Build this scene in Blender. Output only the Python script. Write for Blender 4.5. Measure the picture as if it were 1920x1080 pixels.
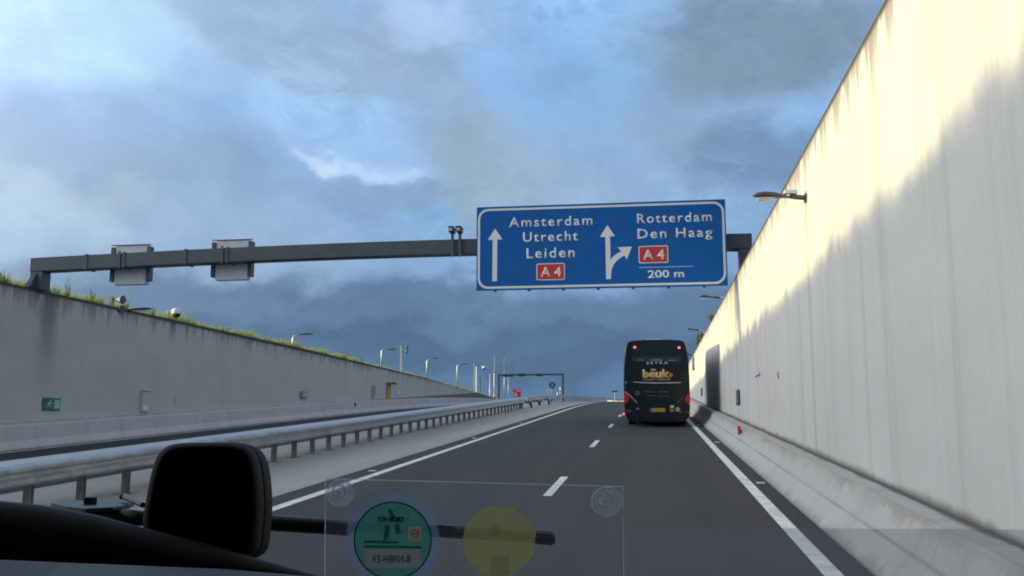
import bpy, bmesh, math, random
from mathutils import Vector, Matrix
random.seed(7)
SC = bpy.context.scene
for o in list(bpy.data.objects): bpy.data.objects.remove(o)
R = math.radians

# ------------------------------------------------------------------ camera
FOC = 1804.0; YAW = R(8.23); PITCH = R(8.33)
cam_d = bpy.data.cameras.new('camera'); cam = bpy.data.objects.new('camera', cam_d)
SC.collection.objects.link(cam); SC.camera = cam
cam_d.sensor_width = 36; cam_d.lens = FOC / 1920 * 36
cam_d.clip_start = 0.02; cam_d.clip_end = 20000
_F = Vector((-math.sin(YAW)*math.cos(PITCH), math.cos(YAW)*math.cos(PITCH), math.sin(PITCH)))
_R = Vector((math.cos(YAW), math.sin(YAW), 0)); _U = _R.cross(_F)
cam.matrix_world = Matrix((( _R.x,_U.x,-_F.x,0),(_R.y,_U.y,-_F.y,0),(_R.z,_U.z,-_F.z,0),(0,0,0,1)))

SC.view_settings.view_transform = 'Standard'; SC.view_settings.look = 'None'
SC.view_settings.exposure = 0.0; SC.view_settings.gamma = 1.0
SC.render.engine = 'CYCLES'; SC.cycles.max_bounces = 6; SC.cycles.transparent_max_bounces = 24
SC.cycles.filter_width = 1.9; SC.cycles.caustics_reflective = False; SC.cycles.caustics_refractive = False

SUN_EL = R(5.7); SUN_DIR = Vector((-math.cos(SUN_EL)*0.9985, math.cos(SUN_EL)*0.055, math.sin(SUN_EL)))

def ray(px, py):
    return _F + _R*((px-960)/FOC) + _U*((540-py)/FOC)
def at_x(px, py, X): v = ray(px, py); return v*(X/v.x)
def at_y(px, py, Y): v = ray(px, py); return v*(Y/v.y)
def azel(px, py):
    v = ray(px, py); return math.degrees(math.atan2(v.x, v.y)), math.degrees(math.atan2(v.z, math.hypot(v.x, v.y)))

# ------------------------------------------------------------------ node helper
class NT:
    def __init__(s, tree): s.t = tree; s.n = tree.nodes; s.l = tree.links
    def put(s, sock, v):
        if v is None: return
        if hasattr(v, 'is_output') or isinstance(v, bpy.types.NodeSocket): s.l.new(v, sock)
        elif isinstance(v, (tuple, list)):
            sock.default_value = tuple(v) + ((1,) if len(v) == 3 and len(sock.default_value) == 4 else ())
        else: sock.default_value = v
    def m(s, op, a, b=None, c=None, clamp=False):
        n = s.n.new('ShaderNodeMath'); n.operation = op; n.use_clamp = clamp
        s.put(n.inputs[0], a); s.put(n.inputs[1], b)
        if c is not None: s.put(n.inputs[2], c)
        return n.outputs[0]
    def mix(s, f, a, b, blend='MIX'):
        n = s.n.new('ShaderNodeMix'); n.data_type = 'RGBA'; n.blend_type = blend
        s.put(n.inputs[0], f); s.put(n.inputs[6], a); s.put(n.inputs[7], b)
        return n.outputs[2]
    def noise(s, vec, scale, detail=4, rough=.55, dist=0):
        n = s.n.new('ShaderNodeTexNoise'); s.put(n.inputs['Vector'], vec)
        n.inputs['Scale'].default_value = scale; n.inputs['Detail'].default_value = detail
        n.inputs['Roughness'].default_value = rough; n.inputs['Distortion'].default_value = dist
        return n.outputs[0]
    def smooth(s, v, lo, hi, a=0., b=1.):
        n = s.n.new('ShaderNodeMapRange'); n.interpolation_type = 'SMOOTHSTEP'; n.clamp = True
        s.put(n.inputs[0], v); s.put(n.inputs[1], lo); s.put(n.inputs[2], hi); s.put(n.inputs[3], a); s.put(n.inputs[4], b)
        return n.outputs[0]
    def scale(s, vec, sc):
        n = s.n.new('ShaderNodeMapping'); s.put(n.inputs[0], vec); n.inputs['Scale'].default_value = sc
        return n.outputs[0]
    def sep(s, vec):
        n = s.n.new('ShaderNodeSeparateXYZ'); s.put(n.inputs[0], vec); return n.outputs
    def comb(s, x, y, z):
        n = s.n.new('ShaderNodeCombineXYZ'); s.put(n.inputs[0], x); s.put(n.inputs[1], y); s.put(n.inputs[2], z); return n.outputs[0]
    def pos(s): return s.n.new('ShaderNodeNewGeometry').outputs['Position']

# ------------------------------------------------------------------ world: dusk sky with layered clouds
W = bpy.data.worlds.new('World'); SC.world = W; W.use_nodes = True
w = NT(W.node_tree); w.n.clear()
sky = w.n.new('ShaderNodeTexSky'); sky.sky_type = 'NISHITA'; sky.sun_disc = False
sky.sun_elevation = SUN_EL; sky.sun_rotation = math.atan2(SUN_DIR.x, SUN_DIR.y)
sky.air_density = 1.0; sky.dust_density = 0.6; sky.ozone_density = 3.0
d = w.n.new('ShaderNodeTexCoord').outputs['Generated']
X, Y, Z = w.sep(d)
RAD = 57.29578
az = w.m('MULTIPLY', w.m('ARCTAN2', X, Y), RAD)
el = w.m('MULTIPLY', w.m('ARCSINE', Z), RAD)
# cloud coordinates: flattened so that clouds lie in layers
q = w.scale(d, (1, 1, 1.5))
wn1 = w.m('SUBTRACT', w.noise(q, 5.0, 6, .58), .5)
wn2 = w.m('SUBTRACT', w.noise(w.scale(d, (1.3, 1.1, 1.9)), 6.3, 6, .58), .5)
fine = w.m('SUBTRACT', w.noise(q, 11.0, 8, .60, .3), .5)
azw = w.m('ADD', az, w.m('MULTIPLY', wn1, 12.0))
elw = w.m('ADD', el, w.m('MULTIPLY', wn2, 7.5))
def ramp(v, stops):
    n = w.n.new('ShaderNodeValToRGB'); w.put(n.inputs[0], v); e = n.color_ramp.elements
    while len(e) < len(stops): e.new(.5)
    for i, (p, c) in enumerate(stops): e[i].position = p; e[i].color = (*c, 1)
    return n.outputs[0]
t = w.m('DIVIDE', el, 60.0)
nish = w.n.new('ShaderNodeMix'); nish.data_type = 'RGBA'; nish.blend_type = 'MULTIPLY'; nish.inputs[0].default_value = 1
w.put(nish.inputs[6], sky.outputs[0]); nish.inputs[7].default_value = (.10, .10, .10, 1)
base = ramp(t, [(0.0, (.085, .17, .30)), (.06, (.095, .19, .335)), (.15, (.19, .34, .57)), (.30, (.27, .47, .80)), (.45, (.30, .52, .86)), (1.0, (.22, .40, .70))])
col = w.mix(1.0, base, w.mix(1.0, nish.outputs[2], (.35, .35, .35), 'MULTIPLY'), 'ADD')
# general broken cloud everywhere
cover = w.smooth(w.noise(w.scale(d, (1, 1, 2.0)), 3.1, 7, .58, .2), .47, .60)
ccol = w.mix(w.smooth(fine, -.18, .2), (.24, .34, .46), (.36, .48, .63))
col = w.mix(w.m('MULTIPLY', w.m('MULTIPLY', cover, .30), w.smooth(el, 8, 14)), col, ccol)
def lobe(px, py, rx, ry, c, k=1.0, lo=.25, hi=.62, fn=.46, tilt=0.0):
    """a cloud (or a gap) that hangs in the direction seen at px, py"""
    global col
    a, e = azel(px, py); rx *= .0318; ry *= .0318
    da = w.m('SUBTRACT', azw, a); de = w.m('SUBTRACT', elw, e)
    if tilt:
        ct, st = math.cos(R(tilt)), math.sin(R(tilt))
        da, de = (w.m('ADD', w.m('MULTIPLY', da, ct), w.m('MULTIPLY', de, st)),
                  w.m('SUBTRACT', w.m('MULTIPLY', de, ct), w.m('MULTIPLY', da, st)))
    u = w.m('POWER', w.m('ABSOLUTE', w.m('DIVIDE', da, rx)), 2.0); v = w.m('POWER', w.m('ABSOLUTE', w.m('DIVIDE', de, ry)), 2.0)
    g = w.m('EXPONENT', w.m('MULTIPLY', w.m('ADD', u, v), -1.0))
    g = w.m('ADD', g, w.m('MULTIPLY', fine, fn))
    f = w.m('MULTIPLY', w.smooth(g, lo, hi), k)
    col = w.mix(f, col, c)
lobe(120, 30, 470, 130, (.50, .78, .98), .9, .15, .95)           # bright thin veil, top left
lobe(560, 215, 330, 60, (.33, .55, .88), .85, .15, .85, tilt=-22)   # blue gap
lobe(200, 350, 360, 150, (.275, .43, .64), .85, .15, .8)         # big grey mass left
lobe(430, 390, 200, 120, (.28, .445, .67), .6, .15, .8)
lobe(110, 365, 90, 55, (.42, .56, .72), .55, .3, .85)
lobe(215, 345, 70, 40, (.40, .53, .68), .5, .3, .85)
lobe(400, 330, 120, 60, (.24, .385, .58), .5, .25, .8)
lobe(330, 480, 460, 90, (.30, .45, .64), .7, .15, .85)
lobe(60, 400, 150, 90, (.40, .58, .80), .4, .2, .9)
lobe(560, 60, 270, 90, (.285, .435, .63), .8, .2, .7, tilt=-12)   # grey cloud top centre
lobe(780, 170, 200, 110, (.295, .435, .61), .7, .22, .68, tilt=-50)
lobe(900, 330, 170, 100, (.30, .42, .54), .8, .2, .7, tilt=-40)
lobe(800, 30, 120, 50, (.44, .62, .90), .6, .25, .8)
lobe(640, 240, 120, 75, (.31, .52, .85), .7, .2, .75)
lobe(660, 316, 160, 30, (.52, .71, .98), .72, .10, .95, tilt=-14)  # lit cloud edge
lobe(575, 296, 50, 16, (.60, .80, 1.0), .6, .25, .95, tilt=-20)
lobe(700, 368, 190, 34, (.25, .39, .60), .85, .2, .7)
lobe(1090, 150, 200, 140, (.23, .425, .73), .7, .15, .9)
lobe(1150, 290, 280, 90, (.27, .435, .67), .6, .15, .9)
lobe(1330, 200, 170, 90, (.25, .38, .55), .7, .2, .8)
lobe(1000, 360, 240, 60, (.32, .46, .62), .5, .15, .85)
lobe(1480, 60, 270, 110, (.19, .29, .40), .9, .15, .8)           # dull cloud top right
lobe(1440, 290, 170, 75, (.15, .26, .42), .7, .15, .85)
lobe(430, 590, 650, 60, (.165, .285, .46), .7, .1, .85)
lobe(820, 595, 1000, 62, (.112, .203, .335), .88, .05, .75, .22)      # slate bank low down
lobe(1000, 665, 1400, 44, (.085, .163, .284), .9, .05, .6, .2)
lobe(1000, 735, 1400, 44, (.105, .205, .365), .8, .1, .7, .15)
over = w.m('MAXIMUM', w.smooth(el, 30, 55), w.smooth(w.m('ABSOLUTE', az), 60, 100))
col = w.mix(w.m('MULTIPLY', w.m('MULTIPLY', over, w.smooth(el, 3, 14)), .75), col, (.44, .45, .46))
# brightness texture
col = w.mix(1.0, col, w.mix(w.smooth(fine, -.25, .25), (.90, .905, .915), (1.09, 1.085, 1.075)), 'MULTIPLY')
# small broken billows, stronger in some patches than in others
bil = w.m('ABSOLUTE', w.m('SUBTRACT', w.noise(w.scale(d, (1, 1, 1.7)), 15.0, 8, .62, .5), .5))
pat = w.smooth(w.noise(q, 4.2, 3, .5), .42, .66)
col = w.mix(w.m('MULTIPLY', pat, w.smooth(bil, .10, .0)), col, w.mix(1.0, col, (1.13, 1.12, 1.09), 'MULTIPLY'))
col = w.mix(w.m('MULTIPLY', w.smooth(w.noise(q, 5.3, 3, .5), .46, .66), w.smooth(bil, .02, .16)), col, w.mix(1.0, col, (.88, .90, .93), 'MULTIPLY'))
bw = w.n.new('ShaderNodeRGBToBW'); w.put(bw.inputs[0], col)
col = w.mix(.03, col, w.comb(bw.outputs[0], bw.outputs[0], bw.outputs[0]))
# bright western sky round the low sun, well left of the picture
ga = w.m('DIVIDE', w.m('ADD', az, 96.0), 30.0); ge = w.m('DIVIDE', w.m('SUBTRACT', el, 16.0), 14.0)
glow = w.m('EXPONENT', w.m('MULTIPLY', w.m('ADD', w.m('MULTIPLY', ga, ga), w.m('MULTIPLY', ge, ge)), -1.0))
gm = w.n.new('ShaderNodeMix'); gm.data_type = 'RGBA'; gm.blend_type = 'ADD'; gm.inputs[0].default_value = 1
sc_ = w.mix(1.0, w.comb(glow, glow, glow), (7.2, 7.1, 6.7), 'MULTIPLY')
# Mix colour nodes clamp nothing by default
w.put(gm.inputs[6], col); w.put(gm.inputs[7], sc_)
bg = w.n.new('ShaderNodeBackground'); bg.inputs[1].default_value = 1.0
w.put(bg.inputs[0], gm.outputs[2])
wo = w.n.new('ShaderNodeOutputWorld'); w.l.new(bg.outputs[0], wo.inputs[0])

# ------------------------------------------------------------------ sun
sl = bpy.data.lights.new('sun', 'SUN'); sl.energy = 4.6; sl.angle = R(.5); sl.color = (1.0, .82, .38)
so = bpy.data.objects.new('sun', sl); SC.collection.objects.link(so)
so.rotation_euler = SUN_DIR.to_track_quat('Z', 'Y').to_euler()

# ------------------------------------------------------------------ materials
def mat(name, base=(.5,.5,.5), rough=.6, metal=0., spec=.5, var=0., vscale=3., coat=0., emit=None, estr=0., bump=0., bscale=40.):
    m = bpy.data.materials.new(name); m.use_nodes = True; n = NT(m.node_tree); p = n.n['Principled BSDF']
    p.inputs['Roughness'].default_value = rough; p.inputs['Metallic'].default_value = metal
    p.inputs['Specular IOR Level'].default_value = spec; p.inputs['Coat Weight'].default_value = coat
    if var:
        f = n.noise(n.pos(), vscale, 5, .6)
        lo = tuple(c*(1-var) for c in base); hi = tuple(min(1, c*(1+var)) for c in base)
        n.put(p.inputs['Base Color'], n.mix(n.smooth(f, .3, .7), lo, hi))
        n.put(p.inputs['Roughness'], n.smooth(f, .2, .8, max(0, rough-.1), min(1, rough+.1)))
    else: p.inputs['Base Color'].default_value = (*base, 1)
    if emit:
        p.inputs['Emission Color'].default_value = (*emit, 1); p.inputs['Emission Strength'].default_value = estr
    if bump:
        b = n.n.new('ShaderNodeBump'); b.inputs['Strength'].default_value = bump; b.inputs['Distance'].default_value = .01
        n.put(b.inputs['Height'], n.noise(n.pos(), bscale, 4, .6)); n.l.new(b.outputs[0], p.inputs['Normal'])
    return m

def concrete(name, base, streak=.35, top=None, foot=None, stain_y=None, topc=(.10,.075,.05), ledge=None, joint=None):
    m = bpy.data.materials.new(name); m.use_nodes = True; n = NT(m.node_tree); p = n.n['Principled BSDF']
    P = n.pos(); x, y, z = n.sep(P)
    blot = n.noise(n.scale(P, (.5, .5, .9)), .8, 6, .6)
    st = n.noise(n.scale(P, (0, 1.3, .045)), 1.0, 5, .65)
    st2 = n.noise(n.scale(P, (0, 5, .12)), 1.0, 4, .6)
    grain = n.noise(P, 14, 5, .65)
    c = n.mix(n.smooth(blot, .3, .7), tuple(v*.95 for v in base), tuple(v*1.04 for v in base))
    c = n.mix(n.m('MULTIPLY', n.smooth(st, .5, .72), streak), c, tuple(v*f for v, f in zip(base, (.60, .60, .60))))
    c = n.mix(n.m('MULTIPLY', n.smooth(st2, .56, .75), streak*.55), c, tuple(v*.72 for v in base))
    c = n.mix(n.m('MULTIPLY', n.smooth(st2, .44, .28), streak*.5), c, tuple(min(.9, v*1.18) for v in base))
    c = n.mix(n.m('MULTIPLY', n.smooth(grain, .42, .7), .18), c, tuple(v*.75 for v in base))
    if top is not None:      # run-off stains that hang from the wall top
        ln = n.noise(n.scale(P, (0, 2.2, .06)), 1.0, 5, .75)
        dpt = n.m('SUBTRACT', top, z)
        f = n.smooth(dpt, n.smooth(ln, .38, .72, .08, 1.5), 0.0)
        c = n.mix(n.m('MULTIPLY', f, .62), c, topc)
        c = n.mix(n.smooth(dpt, .14, .02), c, tuple(v*.7 for v in topc))
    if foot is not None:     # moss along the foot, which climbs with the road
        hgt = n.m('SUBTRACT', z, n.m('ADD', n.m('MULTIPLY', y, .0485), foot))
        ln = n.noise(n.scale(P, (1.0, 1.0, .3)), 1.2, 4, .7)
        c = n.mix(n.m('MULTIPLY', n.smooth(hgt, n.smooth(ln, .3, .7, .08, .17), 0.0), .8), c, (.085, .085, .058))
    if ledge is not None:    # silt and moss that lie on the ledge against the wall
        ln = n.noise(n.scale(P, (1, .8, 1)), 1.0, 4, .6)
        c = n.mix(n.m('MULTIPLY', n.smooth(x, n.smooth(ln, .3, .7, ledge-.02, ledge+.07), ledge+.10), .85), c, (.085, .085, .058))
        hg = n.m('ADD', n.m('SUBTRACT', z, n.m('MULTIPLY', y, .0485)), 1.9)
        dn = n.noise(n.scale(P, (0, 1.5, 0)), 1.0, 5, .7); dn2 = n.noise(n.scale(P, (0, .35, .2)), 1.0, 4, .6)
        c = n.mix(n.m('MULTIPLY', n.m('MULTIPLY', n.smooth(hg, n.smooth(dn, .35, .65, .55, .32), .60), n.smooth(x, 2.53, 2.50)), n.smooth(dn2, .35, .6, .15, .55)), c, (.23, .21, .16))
        c = n.mix(n.m('MULTIPLY', n.smooth(n.m('ABSOLUTE', n.m('SUBTRACT', hg, .292)), .022, .004), n.smooth(dn2, .3, .7, .15, .6)), c, (.20, .20, .18))  # dark line painted on the shelf edge, in place of shading contrast
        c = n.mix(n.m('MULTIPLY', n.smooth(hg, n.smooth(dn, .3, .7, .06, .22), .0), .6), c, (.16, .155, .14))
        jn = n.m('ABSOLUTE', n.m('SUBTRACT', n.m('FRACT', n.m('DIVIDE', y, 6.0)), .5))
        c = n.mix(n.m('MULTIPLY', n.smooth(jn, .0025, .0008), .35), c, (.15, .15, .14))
    if joint:
        jn = n.m('ABSOLUTE', n.m('SUBTRACT', n.m('FRACT', n.m('ADD', n.m('DIVIDE', n.m('SUBTRACT', y, joint[1]), joint[0]), .5)), .5))
        c = n.mix(n.m('MULTIPLY', n.smooth(jn, .026/joint[0], .008/joint[0]), .42), c, (.14, .135, .125))
        c = n.mix(n.m('MULTIPLY', n.smooth(jn, .28/joint[0], .0), .22), c, (.2, .19, .17))
    for sy, sz, wd, ln_ in (stain_y or []):
        dy = n.m('ABSOLUTE', n.m('SUBTRACT', n.m('ADD', y, n.m('MULTIPLY', n.m('SUBTRACT', n.noise(P, 1.5, 3, .6), .5), .35)), sy))
        f = n.m('MULTIPLY', n.smooth(dy, wd, wd*.15), n.smooth(z, sz-ln_, sz))
        c = n.mix(n.m('MULTIPLY', f, .62), c, (.07, .065, .055))
    n.put(p.inputs['Base Color'], c); p.inputs['Roughness'].default_value = .85; p.inputs['Specular IOR Level'].default_value = .25
    b = n.n.new('ShaderNodeBump'); b.inputs['Strength'].default_value = .25; b.inputs['Distance'].default_value = .01
    n.put(b.inputs['Height'], grain); n.l.new(b.outputs[0], p.inputs['Normal'])
    return m

def asphalt(name, base, tracks=()):
    m = bpy.data.materials.new(name); m.use_nodes = True; n = NT(m.node_tree); p = n.n['Principled BSDF']
    P = n.pos(); x, y, z = n.sep(P)
    g = n.noise(P, 60, 3, .7); b = n.noise(n.scale(P, (1.2, .12, 1)), 1.0, 5, .6); k = n.noise(P, .35, 4, .6)
    c = n.mix(n.smooth(g, .3, .72), tuple(v*.75 for v in base), tuple(v*1.3 for v in base))
    c = n.mix(n.m('MULTIPLY', n.smooth(b, .35, .7), .35), c, tuple(v*1.25 for v in base))
    c = n.mix(n.m('MULTIPLY', n.smooth(k, .4, .7), .3), c, tuple(v*.8 for v in base))
    sp = n.noise(P, 9, 3, .8); c = n.mix(n.m('MULTIPLY', n.smooth(sp, .52, .72), .45), c, tuple(v*1.45 for v in base))
    c = n.mix(n.m('MULTIPLY', n.smooth(n.noise(n.scale(P, (1, .3, 1)), 2.2, 4, .6), .58, .75), .3), c, tuple(v*.7 for v in base))
    if tracks: c = n.mix(n.m('MULTIPLY', n.smooth(n.m('ABSOLUTE', n.m('ADD', x, 2.02)), .022, .006), .5), c, tuple(v*.4 for v in base))
    for tx in tracks:
        dx = n.m('ABSOLUTE', n.m('SUBTRACT', x, tx))
        c = n.mix(n.m('MULTIPLY', n.smooth(dx, .45, .05), .22), c, tuple(v*.68 for v in base))
    n.put(p.inputs['Base Color'], c); p.inputs['Roughness'].default_value = .82; p.inputs['Specular IOR Level'].default_value = .25
    bp = n.n.new('ShaderNodeBump'); bp.inputs['Strength'].default_value = .4; bp.inputs['Distance'].default_value = .01
    n.put(bp.inputs['Height'], g); n.l.new(bp.outputs[0], p.inputs['Normal'])
    return m

def clear(name, tint=(1,1,1), opac=.06, col=(.8,.85,.9), gloss=.03, rough=.05):
    """thin see-through plastic: mostly transparent, a little milky, a little gloss"""
    m = bpy.data.materials.new(name); m.use_nodes = True; n = NT(m.node_tree); n.n.clear()
    tr = n.n.new('ShaderNodeBsdfTransparent'); tr.inputs[0].default_value = (*tint, 1)
    di = n.n.new('ShaderNodeBsdfDiffuse'); di.inputs[0].default_value = (*col, 1)
    tl = n.n.new('ShaderNodeBsdfTranslucent'); tl.inputs[0].default_value = (*col, 1)
    ad = n.n.new('ShaderNodeMixShader'); ad.inputs[0].default_value = .6
    n.l.new(di.outputs[0], ad.inputs[1]); n.l.new(tl.outputs[0], ad.inputs[2])
    gl = n.n.new('ShaderNodeBsdfGlossy'); gl.inputs['Roughness'].default_value = rough
    m1 = n.n.new('ShaderNodeMixShader'); m1.inputs[0].default_value = opac
    n.l.new(tr.outputs[0], m1.inputs[1]); n.l.new(ad.outputs[0], m1.inputs[2])
    m2 = n.n.new('ShaderNodeMixShader'); m2.inputs[0].default_value = gloss
    n.l.new(m1.outputs[0], m2.inputs[1]); n.l.new(gl.outputs[0], m2.inputs[2])
    o = n.n.new('ShaderNodeOutputMaterial'); n.l.new(m2.outputs[0], o.inputs[0])
    return m

def foliage(name, a, b, c3):
    m = bpy.data.materials.new(name); m.use_nodes = True; n = NT(m.node_tree); n.n.clear()
    g = n.n.new('ShaderNodeNewGeometry')
    r = n.n.new('ShaderNodeValToRGB'); n.l.new(g.outputs['Random Per Island'], r.inputs[0])
    e = r.color_ramp.elements; e.new(.5)
    for i, (p_, c_) in enumerate(((0, a), (.5, b), (1, c3))): e[i].position = p_; e[i].color = (*c_, 1)
    di = n.n.new('ShaderNodeBsdfDiffuse'); tl = n.n.new('ShaderNodeBsdfTranslucent')
    n.l.new(r.outputs[0], di.inputs[0]); n.l.new(r.outputs[0], tl.inputs[0])
    mx = n.n.new('ShaderNodeMixShader'); mx.inputs[0].default_value = .45
    n.l.new(di.outputs[0], mx.inputs[1]); n.l.new(tl.outputs[0], mx.inputs[2])
    o = n.n.new('ShaderNodeOutputMaterial'); n.l.new(mx.outputs[0], o.inputs[0])
    return m

M = {}
M['asphalt'] = asphalt('asphalt', (.054, .053, .052), (-4.6, -2.9, -.95, .85))
M['asphalt2'] = asphalt('asphalt_edge', (.040, .041, .043))
M['median'] = asphalt('median_paving', (.37, .36, .34))
M['paint'] = mat('road_paint', (.74, .75, .75), .6, var=.22, vscale=3.5)
M['earth'] = mat('earth', (.05, .055, .03), .95, var=.3, vscale=1.)
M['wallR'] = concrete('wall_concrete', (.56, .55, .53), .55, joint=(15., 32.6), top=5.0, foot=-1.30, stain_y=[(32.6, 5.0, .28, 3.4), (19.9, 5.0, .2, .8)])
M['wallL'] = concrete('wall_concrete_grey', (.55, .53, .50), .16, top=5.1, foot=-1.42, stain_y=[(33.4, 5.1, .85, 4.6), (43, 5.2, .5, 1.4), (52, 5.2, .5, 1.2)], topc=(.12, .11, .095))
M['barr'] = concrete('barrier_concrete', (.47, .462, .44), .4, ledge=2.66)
M['barrL'] = concrete('barrier_concrete_grey', (.54, .54, .53), .5)
M['galv'] = mat('galvanised_steel', (.42, .44, .45), .42, .75, var=.18, vscale=4.)
M['galvd'] = mat('galvanised_posts', (.30, .31, .32), .55, .5, var=.2, vscale=4.)
M['gantry'] = mat('gantry_paint', (.075, .095, .115), .5, .1, var=.12, vscale=2.)
M['dark'] = mat('dark_metal', (.035, .038, .042), .5, .2)
M['blue'] = mat('sign_blue', (.003, .115, .40), .5, spec=.25, var=.06, vscale=1.5)
M['bluedge'] = mat('sign_edge', (.006, .06, .30), .5)
M['white'] = mat('sign_white', (.78, .80, .82), .5)
M['red'] = mat('sign_red', (.55, .035, .03), .45)
M['backgrey'] = mat('panel_grey', (.58, .64, .70), .55, var=.08, vscale=4.)
M['polew'] = mat('pole_light', (.72, .73, .72), .45, .2)
M['lamp'] = mat('lamp_grey', (.10, .105, .11), .45, .4)
M['lampg'] = mat('lamp_glass', (.45, .46, .46), .2, 0)
M['green'] = mat('sign_green', (.0, .16, .10), .5)
M['palegreen'] = mat('sign_pale_green', (.35, .55, .45), .5)
M['yellow'] = mat('yellow_paint', (.42, .31, .08), .6)
M['orange'] = mat('orange_paint', (.75, .10, .04), .5)
M['teal'] = mat('sign_teal', (.0, .13, .16), .5)
M['reflr'] = mat('reflector_red', (.60, .02, .02), .25)
M['black'] = mat('black_plastic', (.022, .022, .024), .75, spec=.22, bump=.15, bscale=900)
M['blackg'] = mat('black_rubber', (.008, .008, .010), .42)
M['bus'] = mat('bus_paint', (.003, .0055, .011), .22, 0, .32, coat=.12)
M['busglass'] = mat('bus_glass', (.004, .005, .006), .05, 0, .6)
M['busglass2'] = mat('bus_glass_lower', (.016, .030, .046), .12, 0, .6)
M['trim'] = mat('bus_under', (.006, .006, .007), .7)
M['chrome'] = mat('chrome', (.62, .60, .56), .25, .85)
M['gold'] = mat('logo_gold', (.62, .43, .20), .5)
M['rust'] = mat('logo_orange', (.65, .13, .035), .5)
M['greytxt'] = mat('grey_print', (.10, .115, .13), .5)
M['paletxt'] = mat('pale_print', (.30, .38, .46), .5)
M['wtxt'] = mat('white_print', (.62, .66, .70), .5)
M['tail'] = mat('tail_lens', (.42, .006, .010), .2, emit=(1, .02, .02), estr=.05)
M['brake'] = mat('lit_red_lamp', (.5, .01, .01), .2, emit=(1, .02, .035), estr=.6)
M['brakec'] = mat('lit_red_core', (.8, .2, .2), .2, emit=(1, .42, .45), estr=1.5)
M['ylp'] = mat('plate_yellow', (.62, .42, .03), .5)
M['plateblue'] = mat('plate_blue', (.05, .13, .45), .5)
M['tyre'] = mat('tyre_rubber', (.010, .010, .010), .85)
M['rim'] = mat('wheel_rim', (.25, .25, .26), .35, .8)
M['leaf'] = foliage('grass_green', (.20, .27, .07), (.38, .44, .13), (.50, .50, .20))
M['leaf2'] = foliage('weed_green', (.15, .25, .05), (.26, .38, .07), (.38, .44, .12))
M['stem'] = mat('plant_stem', (.09, .09, .04), .8)

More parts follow.
